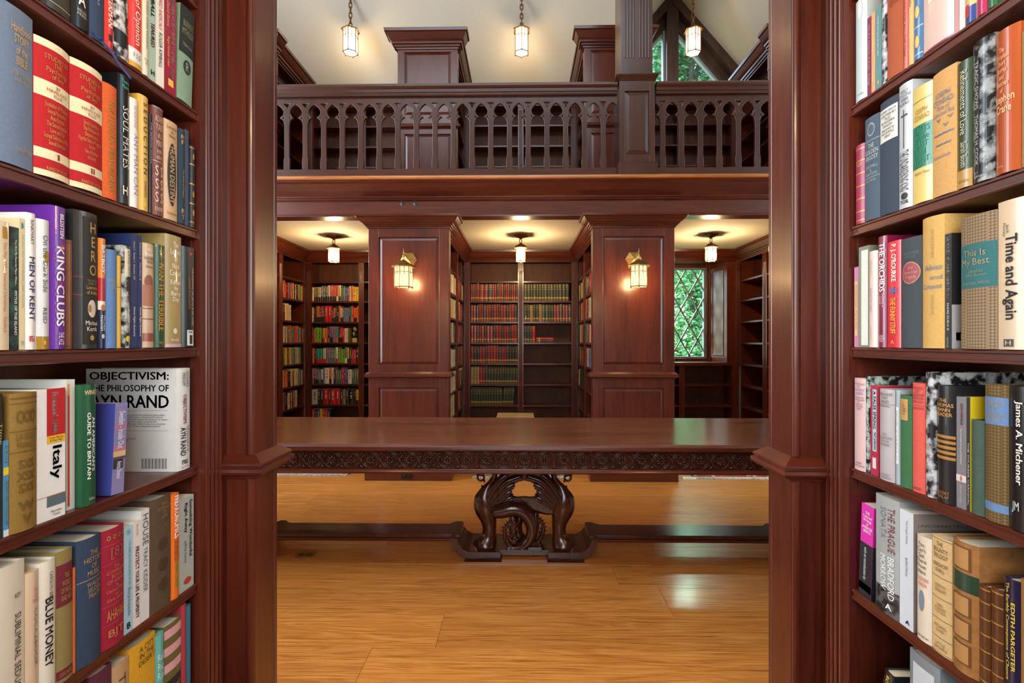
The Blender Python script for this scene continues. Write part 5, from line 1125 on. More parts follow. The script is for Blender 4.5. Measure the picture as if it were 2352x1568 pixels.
near_row(-1, SH[1], [
 (-70, -30, 1350, 'c03a2c', 'jacket', 'red and white book, cut off at the left end of the left fifth shelf', [('v', 'ANGRY LIONS', .1, .9, Wt, .3, .8, 1)]),
 (-30, 56, 1300, 'e2dac6', 'jacket', 'cream book with thin black capitals on the left fifth shelf', [('h', 'KEY', .2, .23, '2a2a2a', .66, .85), ('v', 'SUBLIMINAL SEDUCTION', .33, .95, '2a2a2a', .66, .86)]),
 (56, 88, 1312, 'd9bfa0', 'jacket', 'beige book with faded red and grey lettering on the left fifth shelf', [('h', 'THE\nCIA\nFOLIO', .13, .24, 'c0504a', .4, .95), ('v', 'COCAZBOOK', .28, .72, '7a6a5c', .5, .8)]),
 (88, 127, 1287, 'ece6d6', 'jacket', 'white book with heavy black capitals on the left fifth shelf', [('v', 'CAROLYN SEE', .09, .28, K, .5, .72), ('v', 'BLUE MONEY', .28, .80, K, .25, .75, 1), ('r', .93, .97, .4, .7, '8a8478', 1)]),
 (128, 166, 1263, '8c7c48', 'cloth', 'olive tan book with maroon labels on the left fifth shelf', [('b', .10, .42, '6e1c2c'), ('b', .90, .97, '6e1c2c'), ('h', 'THE\nWORLD\nOF MUSIC\nAND ART', .17, .38, 'a88a4a', .2, .85), ('h', 'DESCARTES', .92, .95, 'a88a4a', .15, .9)]),
 (166, 174, 1304, 'c8642c', 'cloth', 'sliver of an orange book on the left fifth shelf', []),
 (174, 231, 1234, '2b3e58', 'cloth', 'thick navy cloth book with gilt capitals on the left fifth shelf', [('h', 'THE\nHISTORY\nOF\nMUSIC', .10, .30, 'b09060', .2, .95), ('b', .325, .33, 'b09060'), ('h', 'WALDO\nSELDEN\nPRATT', .35, .48, 'b09060', .28, .92)], {'bulge': .007}),
 (231, 284, 1212, '9c1230', 'cloth', 'thick crimson games book with gold emblems on the left fifth shelf', [('h', 'o o o o', .05, .09, G, .15, .95, 1), ('b', .13, .135, 'b04858'), ('h', '[8]', .16, .26, 'b0584a', .3, .8), ('b', .29, .295, 'b04858'), ('h', 'The\nCOMPLETE\nBOOK\nOF GAMES', .31, .46, 'c8785a', .15, .95), ('h', 'by\nClement Wood\nand\nGloria Goddard', .47, .61, 'c8785a', .15, .95), ('b', .64, .645, 'b04858'), ('h', 'AHAHAH', .68, .77, 'c87a50', .15, .95, 1), ('b', .80, .805, 'b04858'), ('h', 'BJT', .85, .93, 'c87a50', .2, .9, 1)], {'bulge': .006}),
 (284, 305, 1209, 'a9c9d6', 'paper', 'pale blue reference book on the left fifth shelf', [('v', 'THE AMERICAN MEDICAL ASSOCIATION', .14, .56, '3a6a8a', .5, .72), ('v', 'Encyclopedia', .58, .84, '3a4a54', .3, .75), ('h', 'B', .90, .96, K, .3, .7, 1), ('r', .03, .08, .3, .7, '7aa8bc', 1)], {'soft': 1}),
 (305, 323, 1197, 'e4ddd6', 'paper', 'white paperback with red and black capitals on the left fifth shelf', [('v', 'Blum and Lowry', .03, .14, 'c0503c', .3, .7), ('v', 'PROTECT', .24, .46, 'c8382c', .25, .75, 1), ('v', 'YOUR LIFE & PROPERTY', .47, .92, K, .28, .75, 1)], {'soft': 1}),
 (323, 343, 1170, 'dcdad6', 'paper', 'grey-white paperback with thin large capitals on the left fifth shelf', [('v', 'HOUSE', .04, .32, '55555a', .2, .85), ('v', 'TRACY KIDDER', .34, .74, '55555a', .25, .75)], {'soft': 1}),
 (343, 392, 1142, '55402c', 'cloth', 'thick dark brown book with embossed medallions on the left fifth shelf', [('h', 'THE\nSCIENCE\nOF\nLIFE', .05, .19, '9a7a48', .3, .95), ('h', 'H.G. WELLS', .24, .28, '7a6038', .3, .9), ('r', .37, .48, .35, .8, '463422', 1), ('r', .55, .66, .35, .8, '463422', 1), ('r', .73, .84, .35, .8, '463422', 1), ('h', 'DOUBLEDAY\nDORAN', .92, .96, '7a6038', .2, .9)]),
 (392, 411, 1134, 'ee7420', 'jacket', 'bright orange book with white capitals on the left fifth shelf', [('v', 'FREAKONOMICS', .02, .42, Wt, .25, .85, 1), ('v', 'A ROGUE ECONOMIST\nEXPLORES THE HIDDEN', .44, .64, '5a2a10', .25, .8), ('v', 'STEPHEN J. DUBNER', .64, .90, '5a9a2c', .25, .75, 1)]),
 (411, 445, 1142, 'a9aaa0', 'paper', 'grey paperback with black title at the right end of the left fifth shelf', [('v', 'Something Wonderful', .04, .66, K, .62, .88, 1), ('v', 'Right Away', .06, .38, K, .3, .55, 1), ('v', 'Jeffrey Sweet', .46, .70, K, .3, .48), ('r', .87, .94, .3, .8, 'b8342c', 1)], {'soft': 1})], 'near left shelf books')
near_row(-1, SH[0], [
 (205, 256, 1540, '5a1c34', 'cloth', 'maroon book at the left of the left lowest shelf', []),
 (256, 296, 1520, 'c09a70', 'jacket', 'tan jacketed book on the left lowest shelf', [('v', 'TRAVELS', .1, .6, '5a3a20', .3, .7)]),
 (296, 356, 1470, 'd8a01c', 'cloth', 'worn yellow book with dark capitals on the left lowest shelf', [('h', 'A CITY\nIN THE\nDESERT', .04, .20, '5a3c10', .3, .95), ('b', .45, .46, '8a6414')]),
 (356, 376, 1455, '5fb4aa', 'jacket', 'turquoise book on the left lowest shelf', [('h', 'Red\nRug\nRun', .18, .42, 'd8ece6', .15, .85), ('h', 'IN\nIT', .52, .66, 'd8ece6', .2, .8)]),
 (376, 415, 1428, '6a5c2c', 'cloth', 'olive book with pink ornamental bands on the left lowest shelf', [('b', .04, .12, 'd8a0a0'), ('b', .20, .28, 'd8a0a0'), ('b', .36, .44, 'd8a0a0'), ('b', .52, 1, '1e1a1c'), ('h', 'Good\nLaughs', .58, .72, 'b08a50', .2, .9)]),
 (415, 427, 1388, 'a8343c', 'cloth', 'tall thin red book on the left lowest shelf', []),
 (427, 438, 1390, '33667a', 'cloth', 'tall thin teal book at the end of the left lowest shelf', [])], 'near left shelf books')
rb = [at_x(px, py, -W + .012) for px, py in ((224, 84), (236, 96), (255, 118), (275, 148), (300, 180))]
MB().tube(spline([tuple(at_x(216, 78, -W - .004) + Vector((0, 0, .004)))] + [tuple(q) for q in rb], 5), [(.0006, .0032)] * 26, 6, (0, 1, 0)).build('bookmark_ribbon', plain('blue_satin', (52, 72, 140), .35))
tag(bpy.data.objects['bookmark_ribbon'], 'blue satin bookmark ribbon hanging over the left top shelf edge', 'ribbon')

# right bookcase: listed from the far end (image left) towards the camera (image right)
near_row(1, SH[5], [
 (1966, 1992, .235, 'c4d4d8', 'jacket', 'pale blue glossy book at the left end of the right top shelf', [('r', .02, .2, .3, .7, 'd8e2e4', 1), ('h', 'Vintage', .93, .95, '6a7a80', .2, .8)]),
 (1992, 2001, .175, '7a1844', 'paper', 'maroon volume of a boxed set on the right top shelf', [('v', 'We Are Children of Truth   Trilogy', .1, .88, 'e0c8d0', .3, .7)], {'soft': 1}),
 (2001, 2010, .178, 'dca06c', 'paper', 'peach volume of a boxed set on the right top shelf', [('v', 'A Good Child for', .1, .5, 'f0e0d0', .3, .7), ('v', 'Tastings', .7, .88, 'f0e0d0', .3, .7)], {'soft': 1}),
 (2010, 2025, .18, '5c8c90', 'paper', 'teal volume of a boxed set on the right top shelf', [('v', 'Child Harvest by the Lake', .12, .6, 'd8e4e0', .35, .65), ('r', .9, .95, .35, .65, 'd0a060', 1)], {'soft': 1}),
 (2025, 2038, .2, 'c8c8d8', 'photo', 'marbled slipcase edge on the right top shelf', []),
 (2038, 2075, .235, 'a8522c', 'cloth', 'rust brown cloth book on the right top shelf', [('h', 'COLLECTED\nWRITINGS', .3, .36, '7a3418', .15, .9)]),
 (2075, 2087, .235, 'd87068', 'jacket', 'salmon book with dark capitals on the right top shelf', [('v', 'TO LOVE ENOUGH FOR ALL THE YEAR', .1, .9, '7a2430', .3, .7)]),
 (2087, 2099, .235, 'e0bc84', 'cloth', 'cream-yellow narrow book on the right top shelf', [('v', 'AND GOD', .2, .5, '5a4020', .3, .7)]),
 (2099, 2121, .235, '4a78a8', 'jacket', 'blue book with gold flower ornaments on the right top shelf', [('r', .3, .4, .3, .75, 'e0c06c', 1), ('r', .55, .65, .3, .75, 'e0c06c', 1), ('r', .8, .9, .3, .75, 'e0c06c', 1), ('b', .46, .47, 'b8c8d8'), ('b', .72, .73, 'b8c8d8'), ('b', .95, .96, 'b8c8d8')]),
 (2121, 2192, .24, 'dcc4c0', 'jacket', 'wide pink marbled book with white label on the right top shelf', [('r', .2, .62, .2, .8, 'ece8e2', 0), ('h', 'Doubleday', .54, .6, K, .25, .75), ('h', '@', .38, .5, '5a5a5a', .35, .65), ('b', .985, 1, '8a2038')]),
 (2192, 2203, .235, 'c89aa0', 'paper', 'dusty pink narrow book on the right top shelf', [], {'soft': 1}),
 (2203, 2217, .235, 'dfe0e6', 'paper', 'white and blue narrow book on the right top shelf', [('v', 'HISTORY', .3, .7, '5a78b0', .3, .7)], {'soft': 1}),
 (2217, 2244, .235, 'e0c48c', 'jacket', 'cream book with red and blue foot on the right top shelf', [('b', .88, 1, '3a4a98'), ('r', .86, .95, .1, .5, 'c8342c', 0)]),
 (2244, 2268, .235, 'b83064', 'jacket', 'magenta book on the right top shelf', []),
 (2268, 2290, .235, '2c6a40', 'jacket', 'green book on the right top shelf near the corner', [])], 'near right shelf books')
near_row(1, SH[4], [
 (1966, 1987, 333, '9a1c48', 'leather', 'small magenta leather book with gilt bands on the right second shelf', [('b', z, z + .012, G) for z in (.05, .2, .36, .52, .68, .84, .95)] + [('h', 'TALES', .23, .28, G, .2, .8)]),
 (1987, 2022, 268, '44576a', 'cloth', 'slate blue book with round ship emblem on the right second shelf', [('r', .06, .19, .25, .75, '8a9aa4', 1), ('r', .075, .175, .3, .7, '44576a', 1), ('b', .225, .23, 'a8b0b0'), ('h', 'THE\nGOLDEN\nARGOSY', .26, .42, 'b8c0c0', .1, .92), ('h', 'CARTMELL\n&\nGRAYSON', .47, .57, '98a4a8', .12, .9), ('b', .585, .59, 'a8b0b0'), ('h', 'DIAL PRESS', .61, .63, '98a4a8', .1, .8)]),
 (2022, 2065, 228, '2e3c50', 'cloth', 'dark navy book with white paper label on the right second shelf', [('r', .07, .36, .02, .97, 'd8dad6', 0), ('h', 'GEOFFREY CHAUCER', .09, .11, '4a4a50', .08, .9), ('h', 'CANTERBURY\nTALES\nIN MODERN\nENGLISH\nillustrated by\nROCKWELL\nKENT', .12, .33, '3a3a44', .08, .9)]),
 (2065, 2097, 192, 'c2cad2', 'jacket', 'silver book with sword and black capitals on the right second shelf', [('h', 'HOLLY\nCOGGINS\nAMBER\nMURPHY', .05, .18, '2a3034', .1, .92), ('r', .21, .52, .44, .5, '3a4044', 0), ('r', .25, .265, .25, .72, '3a4044', 0), ('v', 'THE UNDARKENING KING', .54, .86, '2a3034', .15, .8), ('r', .875, .93, .25, .75, '1a1c1e', 1), ('h', 'TOR', .935, .965, K, .2, .8, 1)]),
 (2097, 2143, 197, 'e2cc7c', 'jacket', 'yellow book with broad green panel on the right second shelf', [('b', .33, .70, '1f7a62'), ('b', .12, .125, '2a6a50'), ('h', 'JOSEPH\nCONRAD', .19, .29, '9a7a34', .1, .9), ('h', 'TALES\nof the\nEAST\nand\nWEST', .35, .66, '3a8c70', .12, .9), ('h', 'Hanover House', .73, .76, '8a6a34', .15, .9)]),
 (2143, 2199, 160, 'cfa264', 'cloth', 'wide tan book with blue birds and waves on the right second shelf', [('h', 'JOSEPH\nCONRAD', .17, .27, '5a74a0', .06, .9), ('h', 'Tales of\nLand and Sea', .28, .36, '5a74a0', .06, .92), ('h', 'v  v\n v', .38, .46, '5a74a0', .2, .9), ('h', '~~~~\n~~~', .50, .60, '5a74a0', .08, .92, 1), ('h', 'Hanover House', .67, .70, '5a74a0', .08, .8)]),
 (2199, 2235, 140, '3a4a30', 'jacket', 'dark green book with pale script and tan foot on the right second shelf', [('b', .86, 1, 'c0985a'), ('v', 'Refinements of Love', .08, .58, 'd0ccb0', .3, .75), ('v', 'Sarah Booth', .64, .84, 'd0ccb0', .35, .75), ('h', 'PANTHEON', .94, .96, '5a4a30', .15, .85)]),
 (2235, 2287, 90, '9aa2a8', 'photo', 'black and white photo jacket with boxed title on the right second shelf', [('r', .12, .92, .14, .45, '20262c', 0), ('v', 'TRAGIC SHOWS', .14, .48, 'd0d4d8', .2, .4), ('v', 'THOMAS H. COOK', .52, .88, 'd0d4d8', .2, .4), ('h', 'Quorum', .95, .97, 'd8d8d8', .1, .6)], {'bulge': .006}),
 (2287, 2346, 66, 'b2562c', 'jacket', 'glossy rust book with tan stacked title on the right second shelf', [('h', 'The\nComplete\nShort\nStories\nand\nSketches\nof', .12, .44, 'e0b080', .1, .7, 1), ('h', 'Stephen\nCrane', .45, .58, 'f0c898', .04, .85, 1), ('h', 'Doubleday', .94, .96, 'e0b080', .1, .5)], {'bulge': .008}),
 (2346, 2400, 60, 'a88a60', 'cloth', 'tan book cut off at the right edge of the right second shelf', [])], 'near right shelf books')
near_row(1, SH[3], [
 (1958, 1972, 614, 'c47aa0', 'paper', 'small pink paperback at the left end of the right third shelf', [('r', .18, .86, .2, .85, 'd8b878', 0), ('v', 'Microbe Hunters  Paul de Kruif', .22, .78, '4a3424', .38, .68)], {'soft': 1}),
 (1972, 1996, 566, '7c8270', 'paper', 'grey-green slipcase showing white pages on the right third shelf', [('r', .04, .98, .28, .95, 'd8ddd4', 0)], {'soft': 1}),
 (1996, 2017, 577, 'e0c8c0', 'jacket', 'blush white book with faint lettering on the right third shelf', [('v', 'Holy the Firm', .09, .26, 'b08a84', .25, .5), ('v', 'ANNIE DILLARD', .38, .63, 'a87a74', .25, .5), ('v', 'Harper & Row', .78, .92, 'b08a84', .25, .45)]),
 (2017, 2039, 543, '7c1440', 'jacket', 'magenta book with tall white capitals on the right third shelf', [('v', 'THE ORCHIDS', .06, .50, Wt, .3, .85, 1), ('v', 'THOMAS H.\nCOOK', .51, .64, 'e0c8d4', .25, .8), ('h', 'BOSTON\nHOUGHTON\nMIFFLIN', .89, .95, 'e8d8e0', .2, .85)]),
 (2039, 2070, 554, 'd0283c', 'jacket', 'bright red book with blue star on the right third shelf', [('v', "P. J. O'ROURKE", .03, .38, Wt, .25, .72, 1), ('h', '*', .43, .50, '4a6ab0', .15, .8, 1), ('v', 'THE FUNNY STUFF', .53, .87, 'f0b03c', .25, .68, 1), ('h', 'A', .93, .965, 'f0a03c', .3, .6, 1)], {'bulge': .002}),
 (2070, 2119, 546, '39434c', 'cloth', 'dark slate book with round red label on the right third shelf', [('h', 'THEODORE\nDREISER', .13, .19, '5a646c', .15, .9), ('r', .22, .42, .12, .96, 'c0905c', 1), ('r', .228, .412, .15, .93, '9a3a50', 1), ('h', 'AN\nAmerican\nTragedy', .26, .38, 'c09a70', .25, .85)], {'bulge': .005}),
 (2119, 2170, 498, 'd0a860', 'cloth', 'tan cloth book with blue title lines on the right third shelf', [('v', 'ALLEN DRURY', .10, .32, 'a8804a', .55, .66), ('h', 'Advise', .365, .41, '6a82a4', .22, .95), ('h', 'and', .445, .48, '6a82a4', .5, .95), ('h', 'Consent', .51, .55, '6a82a4', .1, .95), ('v', 'DOUBLEDAY', .60, .75, 'a8804a', .55, .66)], {'bulge': .006}),
 (2170, 2186, 537, '1c1d21', 'paper', 'black paperback with white capitals on the right third shelf', [('v', 'HOUSE OF SAND AND FOG', .03, .56, Wt, .28, .78, 1), ('v', 'ANDRE DUBUS III', .60, .84, 'd0d0d0', .35, .7), ('v', 'VINTAGE', .90, .99, 'a8a8a8', .3, .6)], {'soft': 1, 'cover': [(1, 'r', 0, 1, .62, 1, 'a8aab0'), (1, 'r', .05, .9, .86, .93, '1a1a1c'), (1, 't', 'HOUSE OF', .1, .85, .875, .92, 'e8e8e8', 1)]}),
 (2208, 2292, 492, '9a8468', 'weave', 'wide tan woven book with teal band on the right third shelf', [('b', .215, .545, '2c6e74', 'cloth'), ('h', 'This Is\nMy Best', .26, .39, 'a8946a', .08, .85), ('h', 'edited by\nWhit Burnett', .41, .46, '8a9078', .2, .8), ('h', 'THE DIAL PRESS', .50, .52, '8a9078', .1, .85)], {'bulge': .006}),
 (2292, 2362, 458, 'dfccb2', 'jacket', 'thick cream book with very large black title on the right third shelf', [('v', 'Jack\nFinney', .15, .24, K, .2, .45), ('v', 'Time and Again', .23, .80, K, .2, .72, 1), ('r', .93, .98, .25, .6, '4a4a4a', 0), ('h', 'H', .94, .97, 'dfccb2', .32, .52)], {'bulge': .003})], 'near right shelf books')
near_row(1, SH[2], [
 (1963, 1989, 869, 'd4b0b0', 'jacket', 'dusty pink book at the left end of the right fourth shelf', [('h', 'IN THE CAGE\nETC', .05, .10, '7a5a64', .1, .95), ('h', 'HENRY\nJAMES', .11, .19, '9a78a8', .1, .95), ('h', 'EDITED AND\nINTRODUCED\nBY\nMORTON\nDAUWEN\nZABEL', .20, .34, '7a5a64', .12, .95), ('h', 'RUPERT\nHART-DAVIS', .91, .96, '7a5a64', .1, .95)]),
 (1989, 1999, 864, 'a8bcb8', 'photo', 'thin black and grey patterned book on the right fourth shelf', [('v', 'AN OLD FRIEND CAVE', .05, .5, 'e0e8e4', .3, .75), ('v', 'NOTES FROM', .55, .85, 'e0e8e4', .3, .75), ('b', .92, .96, 'd8e0dc')], {'soft': 1}),
 (1999, 2018, 886, 'a81c3c', 'paper', 'red book with light blue title strip on the right fourth shelf', [('r', .04, .73, .3, .8, 'a8c4cc', 0), ('v', 'A FALSE SPRING', .06, .48, 'a81c2c', .38, .72, 1), ('v', 'PAT JORDAN', .52, .71, '2a2a34', .38, .72, 1), ('r', .80, .92, .3, .75, 'd8c8cc', 0)], {'soft': 1}),
 (2021, 2056, 894, 'b6aeb2', 'jacket', 'silver grey glossy book with dark capitals on the right fourth shelf', [('h', 'THE LIGHT\nTHAT\nFAILED', .04, .15, '5a5258', .1, .92), ('b', .16, .163, '5a5258'), ('h', 'KIPLING', .17, .195, '5a5258', .15, .8), ('h', 'WITH\nILLUSTRATIONS\nFROM THE\nPHOTOPLAY', .48, .62, '6a6268', .12, .9), ('h', 'A.L.BURT\nCOMPANY', .92, .98, '6a6268', .12, .9)], {'bulge': .006}),
 (2058, 2068, 896, 'a4b2bc', 'jacket', 'thin pale blue book with white label on the right fourth shelf', [('r', .18, .78, .2, .8, 'e0e4e2', 0), ('v', 'MEMOIRS OF THE BOOK OF', .22, .74, '7a8288', .35, .65)]),
 (2068, 2096, 908, '33683e', 'cloth', 'green cloth book with tan paper label on the right fourth shelf', [('r', .04, .27, .05, .75, 'c09454', 0), ('h', 'The\nThing\nCalled\nLove', .10, .21, '6a4a20', .2, .6)]),
 (2096, 2126, 880, 'd8584c', 'cloth', 'coral red book with faded dark lettering on the right fourth shelf', [('h', "THE WORLD'S\nBEST\nCONUNDRUMS\nAND RIDDLES\nOF ALL AGES", .035, .18, '7a2c40', .06, .95), ('b', .205, .208, '7a2c40'), ('h', 'LAWSON', .22, .24, '7a2c40', .15, .9), ('h', 'HARPER', .95, .975, '7a2c40', .1, .8)]),
 (2126, 2152, 855, 'c4c8cc', 'photo', 'tall glossy black and white nature photo book on the right fourth shelf', [], {'bulge': .004}),
 (2152, 2196, 886, '1f1f23', 'jacket', 'thick black book with gold capitals and gold panel on the right fourth shelf', [('h', 'THE\nTHOMAS\nMANN\nREADER', .11, .26, 'c8944c', .05, .95, 1)] + [('b', .42 + .045 * k, .445 + .045 * k, 'b07c38') for k in range(5)] + [('h', 'GROSSET\nDUNLAP', .90, .96, 'a8783c', .1, .8)], {'bulge': .006}),
 (2196, 2220, 912, '7c7a82', 'paper', 'grey paperback with orange author name and white band on the right fourth shelf', [('v', 'DON MARQUIS', .06, .25, 'd8583c', .4, .68, 1), ('v', 'The Annotated Archy and Mehitabel', .28, .60, 'd8d8dc', .4, .62), ('b', .70, .76, 'd8d4d4'), ('r', .705, .755, .4, .6, 'd86a3c', 1), ('v', 'PENGUIN CLASSICS', .79, .95, 'b8b8bc', .4, .6)], {'soft': 1}),
 (2220, 2230, 912, 'd8c020', 'paper', 'yellow covered paperback with black scribbles on the right fourth shelf', [('r', 0, 1, .1, .9, '1c1c1e', 0), ('v', 'THE THURBER CARNIVAL', .4, .95, 'd0d0d0', .3, .7)], {'soft': 1, 'cover': [(1, 'r', .05, .95, .35, .5, '1a1a16'), (1, 'r', .2, .8, .55, .6, '1a1a16')]}),
 (2232, 2262, 965, '40584c', 'cloth', 'short dark green cloth book on the right fourth shelf', []),
 (2262, 2318, 884, '7a6238', 'weave', 'ornate gold patterned book with pale blue bands on the right fourth shelf', [('b', .09, .29, '6488b8', 'cloth'), ('b', .86, .92, '6488b8', 'cloth'), ('h', 'COMPLETE\nPOEMS\nof\nROBINSON\nJEFFERS', .12, .27, 'a8946a', .1, .9)], {'bulge': .006}),
 (2318, 2385, 888, '17191c', 'jacket', 'thick glossy black book with large white italic name on the right fourth shelf', [('v', 'James A. Michener', .1, .68, Wt, .3, .62, 1), ('v', 'THE NOVEL', .2, .5, 'c83828', .7, .95, 1), ('h', 'JM', .80, .88, 'c8d4d0', .2, .5, 1)], {'bulge': .006})], 'near right shelf books')
near_row(1, SH[1], [
 (1972, 2000, 1158, 'd02ca0', 'paper', 'worn hot pink and black paperback at the left of the right fifth shelf', [('b', .42, 1, '1a1a20'), ('h', 'THE\nCollected\nWritings\nof\nAMBROSE\nBIERCE', .07, .30, Wt, .12, .95), ('b', .86, .94, 'd02ca0'), ('v', 'with an introduction by', .46, .82, 'd8d8d8', .3, .6)], {'soft': 1, 'lean': 3, 'cover': [(1, 'r', 0, 1, 0, .42, 'b01c84'), (1, 'r', 0, 1, .42, 1, '17171c')]}),
 (2012, 2066, 1142, 'a4a8a8', 'jacket', 'grey misty book with dark red and white capitals on the right fifth shelf', [('b', .78, 1, '5a5c5c', 'photo'), ('v', 'THE PRAGUE', .08, .46, '7a2830', .6, .86), ('v', 'SONATA', .09, .36, '7a7e80', .28, .52), ('v', 'BRADFORD', .50, .86, Wt, .6, .84), ('v', 'MORROW', .50, .80, Wt, .28, .52), ('h', 'A', .90, .95, Wt, .5, .75, 1)]),
 (2066, 2098, 1174, 'd2d8e0', 'paper', 'plain white proof paperback with small black print on the right fifth shelf', [('v', 'The Prague Sonata', .08, .28, '4a4e54', .45, .62), ('v', 'Bradford Morrow', .40, .56, '4a4e54', .45, .62), ('h', 'A', .93, .965, K, .45, .75, 1)], {'soft': 1, 'cover': [(1, 'r', 0, 1, 0, 1, '857a76'), (1, 't', 'UNCORRECTED PROOF', .05, .85, .09, .11, '2a2a2a')]}),
 (2107, 2141, 1232, 'e2d4be', 'jacket', 'cream book with stacked black title and small drawing on the right fifth shelf', [('h', "You\nCan't\nGet\nThere\nFrom\nHere", .06, .36, '2a2422', .05, .75), ('h', 'OGDEN\nNASH', .39, .48, 'd06a50', .05, .85), ('r', .52, .72, .2, .6, '7a8a9c', 1), ('h', 'Little, Brown', .94, .97, '2a2422', .1, .85)]),
 (2141, 2188, 1235, 'd6b47c', 'cloth', 'tan book with dark framed panels on the right fifth shelf', [('h', 'THE\nBOUNTY\nTRILOGY', .04, .18, '4a3a24', .12, .85), ('h', 'NORDHOFF\n& HALL', .22, .30, '4a3a24', .12, .85)] + [('b', z, z + .005, '5a5a4c') for z in (.015, .34, .52, .70, .86, .985)] + [('h', 'MUTINY ON\nTHE BOUNTY', .40, .47, '7a6440', .2, .8), ('h', 'MEN\nAGAINST\nTHE SEA', .57, .65, '7a6440', .2, .8), ('h', "PITCAIRN'S\nISLAND", .75, .81, '7a6440', .2, .8), ('h', 'LITTLE\nBROWN', .90, .96, '7a6440', .2, .8)]),
 (2188, 2250, 1245, '9c6c3c', 'leather', 'thick caramel leather book with green band on the right fifth shelf', [('b', .23, .37, '28402c')] + [('r', a, b, .12, .82, '6a4420', 0) for a, b in ((.03, .21), (.40, .56), (.59, .74), (.77, .93))] + [('r', a + .012, b - .012, .19, .75, 'b88850', 0) for a, b in ((.03, .21), (.40, .56), (.59, .74), (.77, .93))], {'bulge': .010}),
 (2250, 2276, 1345, '5c3418', 'leather', 'small dark brown leather volume, left of a pair on the right fifth shelf', [('b', z, z + .012, G) for z in (.03, .16, .32, .48, .64, .8, .94)], {'bulge': .006}),
 (2276, 2306, 1352, '5c3418', 'leather', 'small dark brown leather volume, right of a pair on the right fifth shelf', [('b', z, z + .012, G) for z in (.03, .16, .32, .48, .64, .8, .94)], {'bulge': .006}),
 (2306, 2344, 1330, '241c3c', 'jacket', 'dark navy book with yellow italic title on the right fifth shelf', [('v', 'The Earthly Consequence of Chance', .03, .8, 'e0c83c', .2, .48, 1), ('v', 'EDITH PARGETER', .18, .72, 'e0c83c', .58, .8, 1)]),
 (2344, 2400, 1340, 'a87c44', 'jacket', 'gold-brown book cut off at the right edge of the right fifth shelf', [])], 'near right shelf books')
near_row(1, SH[0], [
 (2008, 2028, 1520, '1c1e22', 'jacket', 'black book leaning on the right lowest shelf', [('v', 'ROGUE BATTLE', .05, .6, 'd8c040', .4, .7, 1), ('v', 'a novel', .1, .3, 'b83040', .15, .35)], {'lean': 12}),
 (2090, 2160, 1512, '7c8890', 'jacket', 'wide blue-grey book on the right lowest shelf', [('r', .08, .3, .15, .85, 'c8d0d4', 0)]),
 (2165, 2240, .2, '2a3038', 'cloth', 'dark slate book on the right lowest shelf', [])], 'near right shelf books')

# ---------------------------------------------------------------- books in the far alcoves
PAL = {'c': ('d8c496', 'cream'), 'k': ('1e1c1c', 'black'), 'o': ('d8641e', 'orange'), 'r': ('b8182a', 'red'), 'y': ('d8b41c', 'yellow'), 'b': ('5a80a8', 'blue'), 'n': ('2a3560', 'navy'),
       'g': ('3c6a44', 'green'), 'l': ('6aa02c', 'lime green'), 't': ('3a9a90', 'teal'), 'p': ('5a4488', 'purple'), 'v': ('84688c', 'mauve'), 'w': ('e2dccc', 'white'), 'd': ('4a2c1c', 'dark brown'),
       'm': ('7c1a20', 'maroon'), 's': ('5c6468', 'slate grey'), 'a': ('8a7a4c', 'olive tan'), 'i': ('c05078', 'pink'), 'e': ('a8a49a', 'grey'), 'f': ('2c3a26', 'dark green'), 'x': ('26303c', 'blue-black')}
NTH = ['first', 'second', 'third', 'fourth', 'fifth', 'sixth', 'seventh', 'eighth', 'ninth', 'tenth', 'eleventh', 'twelfth', 'thirteenth', 'fourteenth', 'fifteenth', 'sixteenth', 'seventeenth', 'eighteenth', 'nineteenth', 'twentieth', 'twenty-first', 'twenty-second', 'twenty-third', 'twenty-fourth', 'twenty-fifth', 'twenty-sixth', 'twenty-seventh', 'twenty-eighth']
ROWN = {5: 'top', 4: 'second', 3: 'third', 2: 'fourth', 1: 'fifth', 0: 'sixth'}
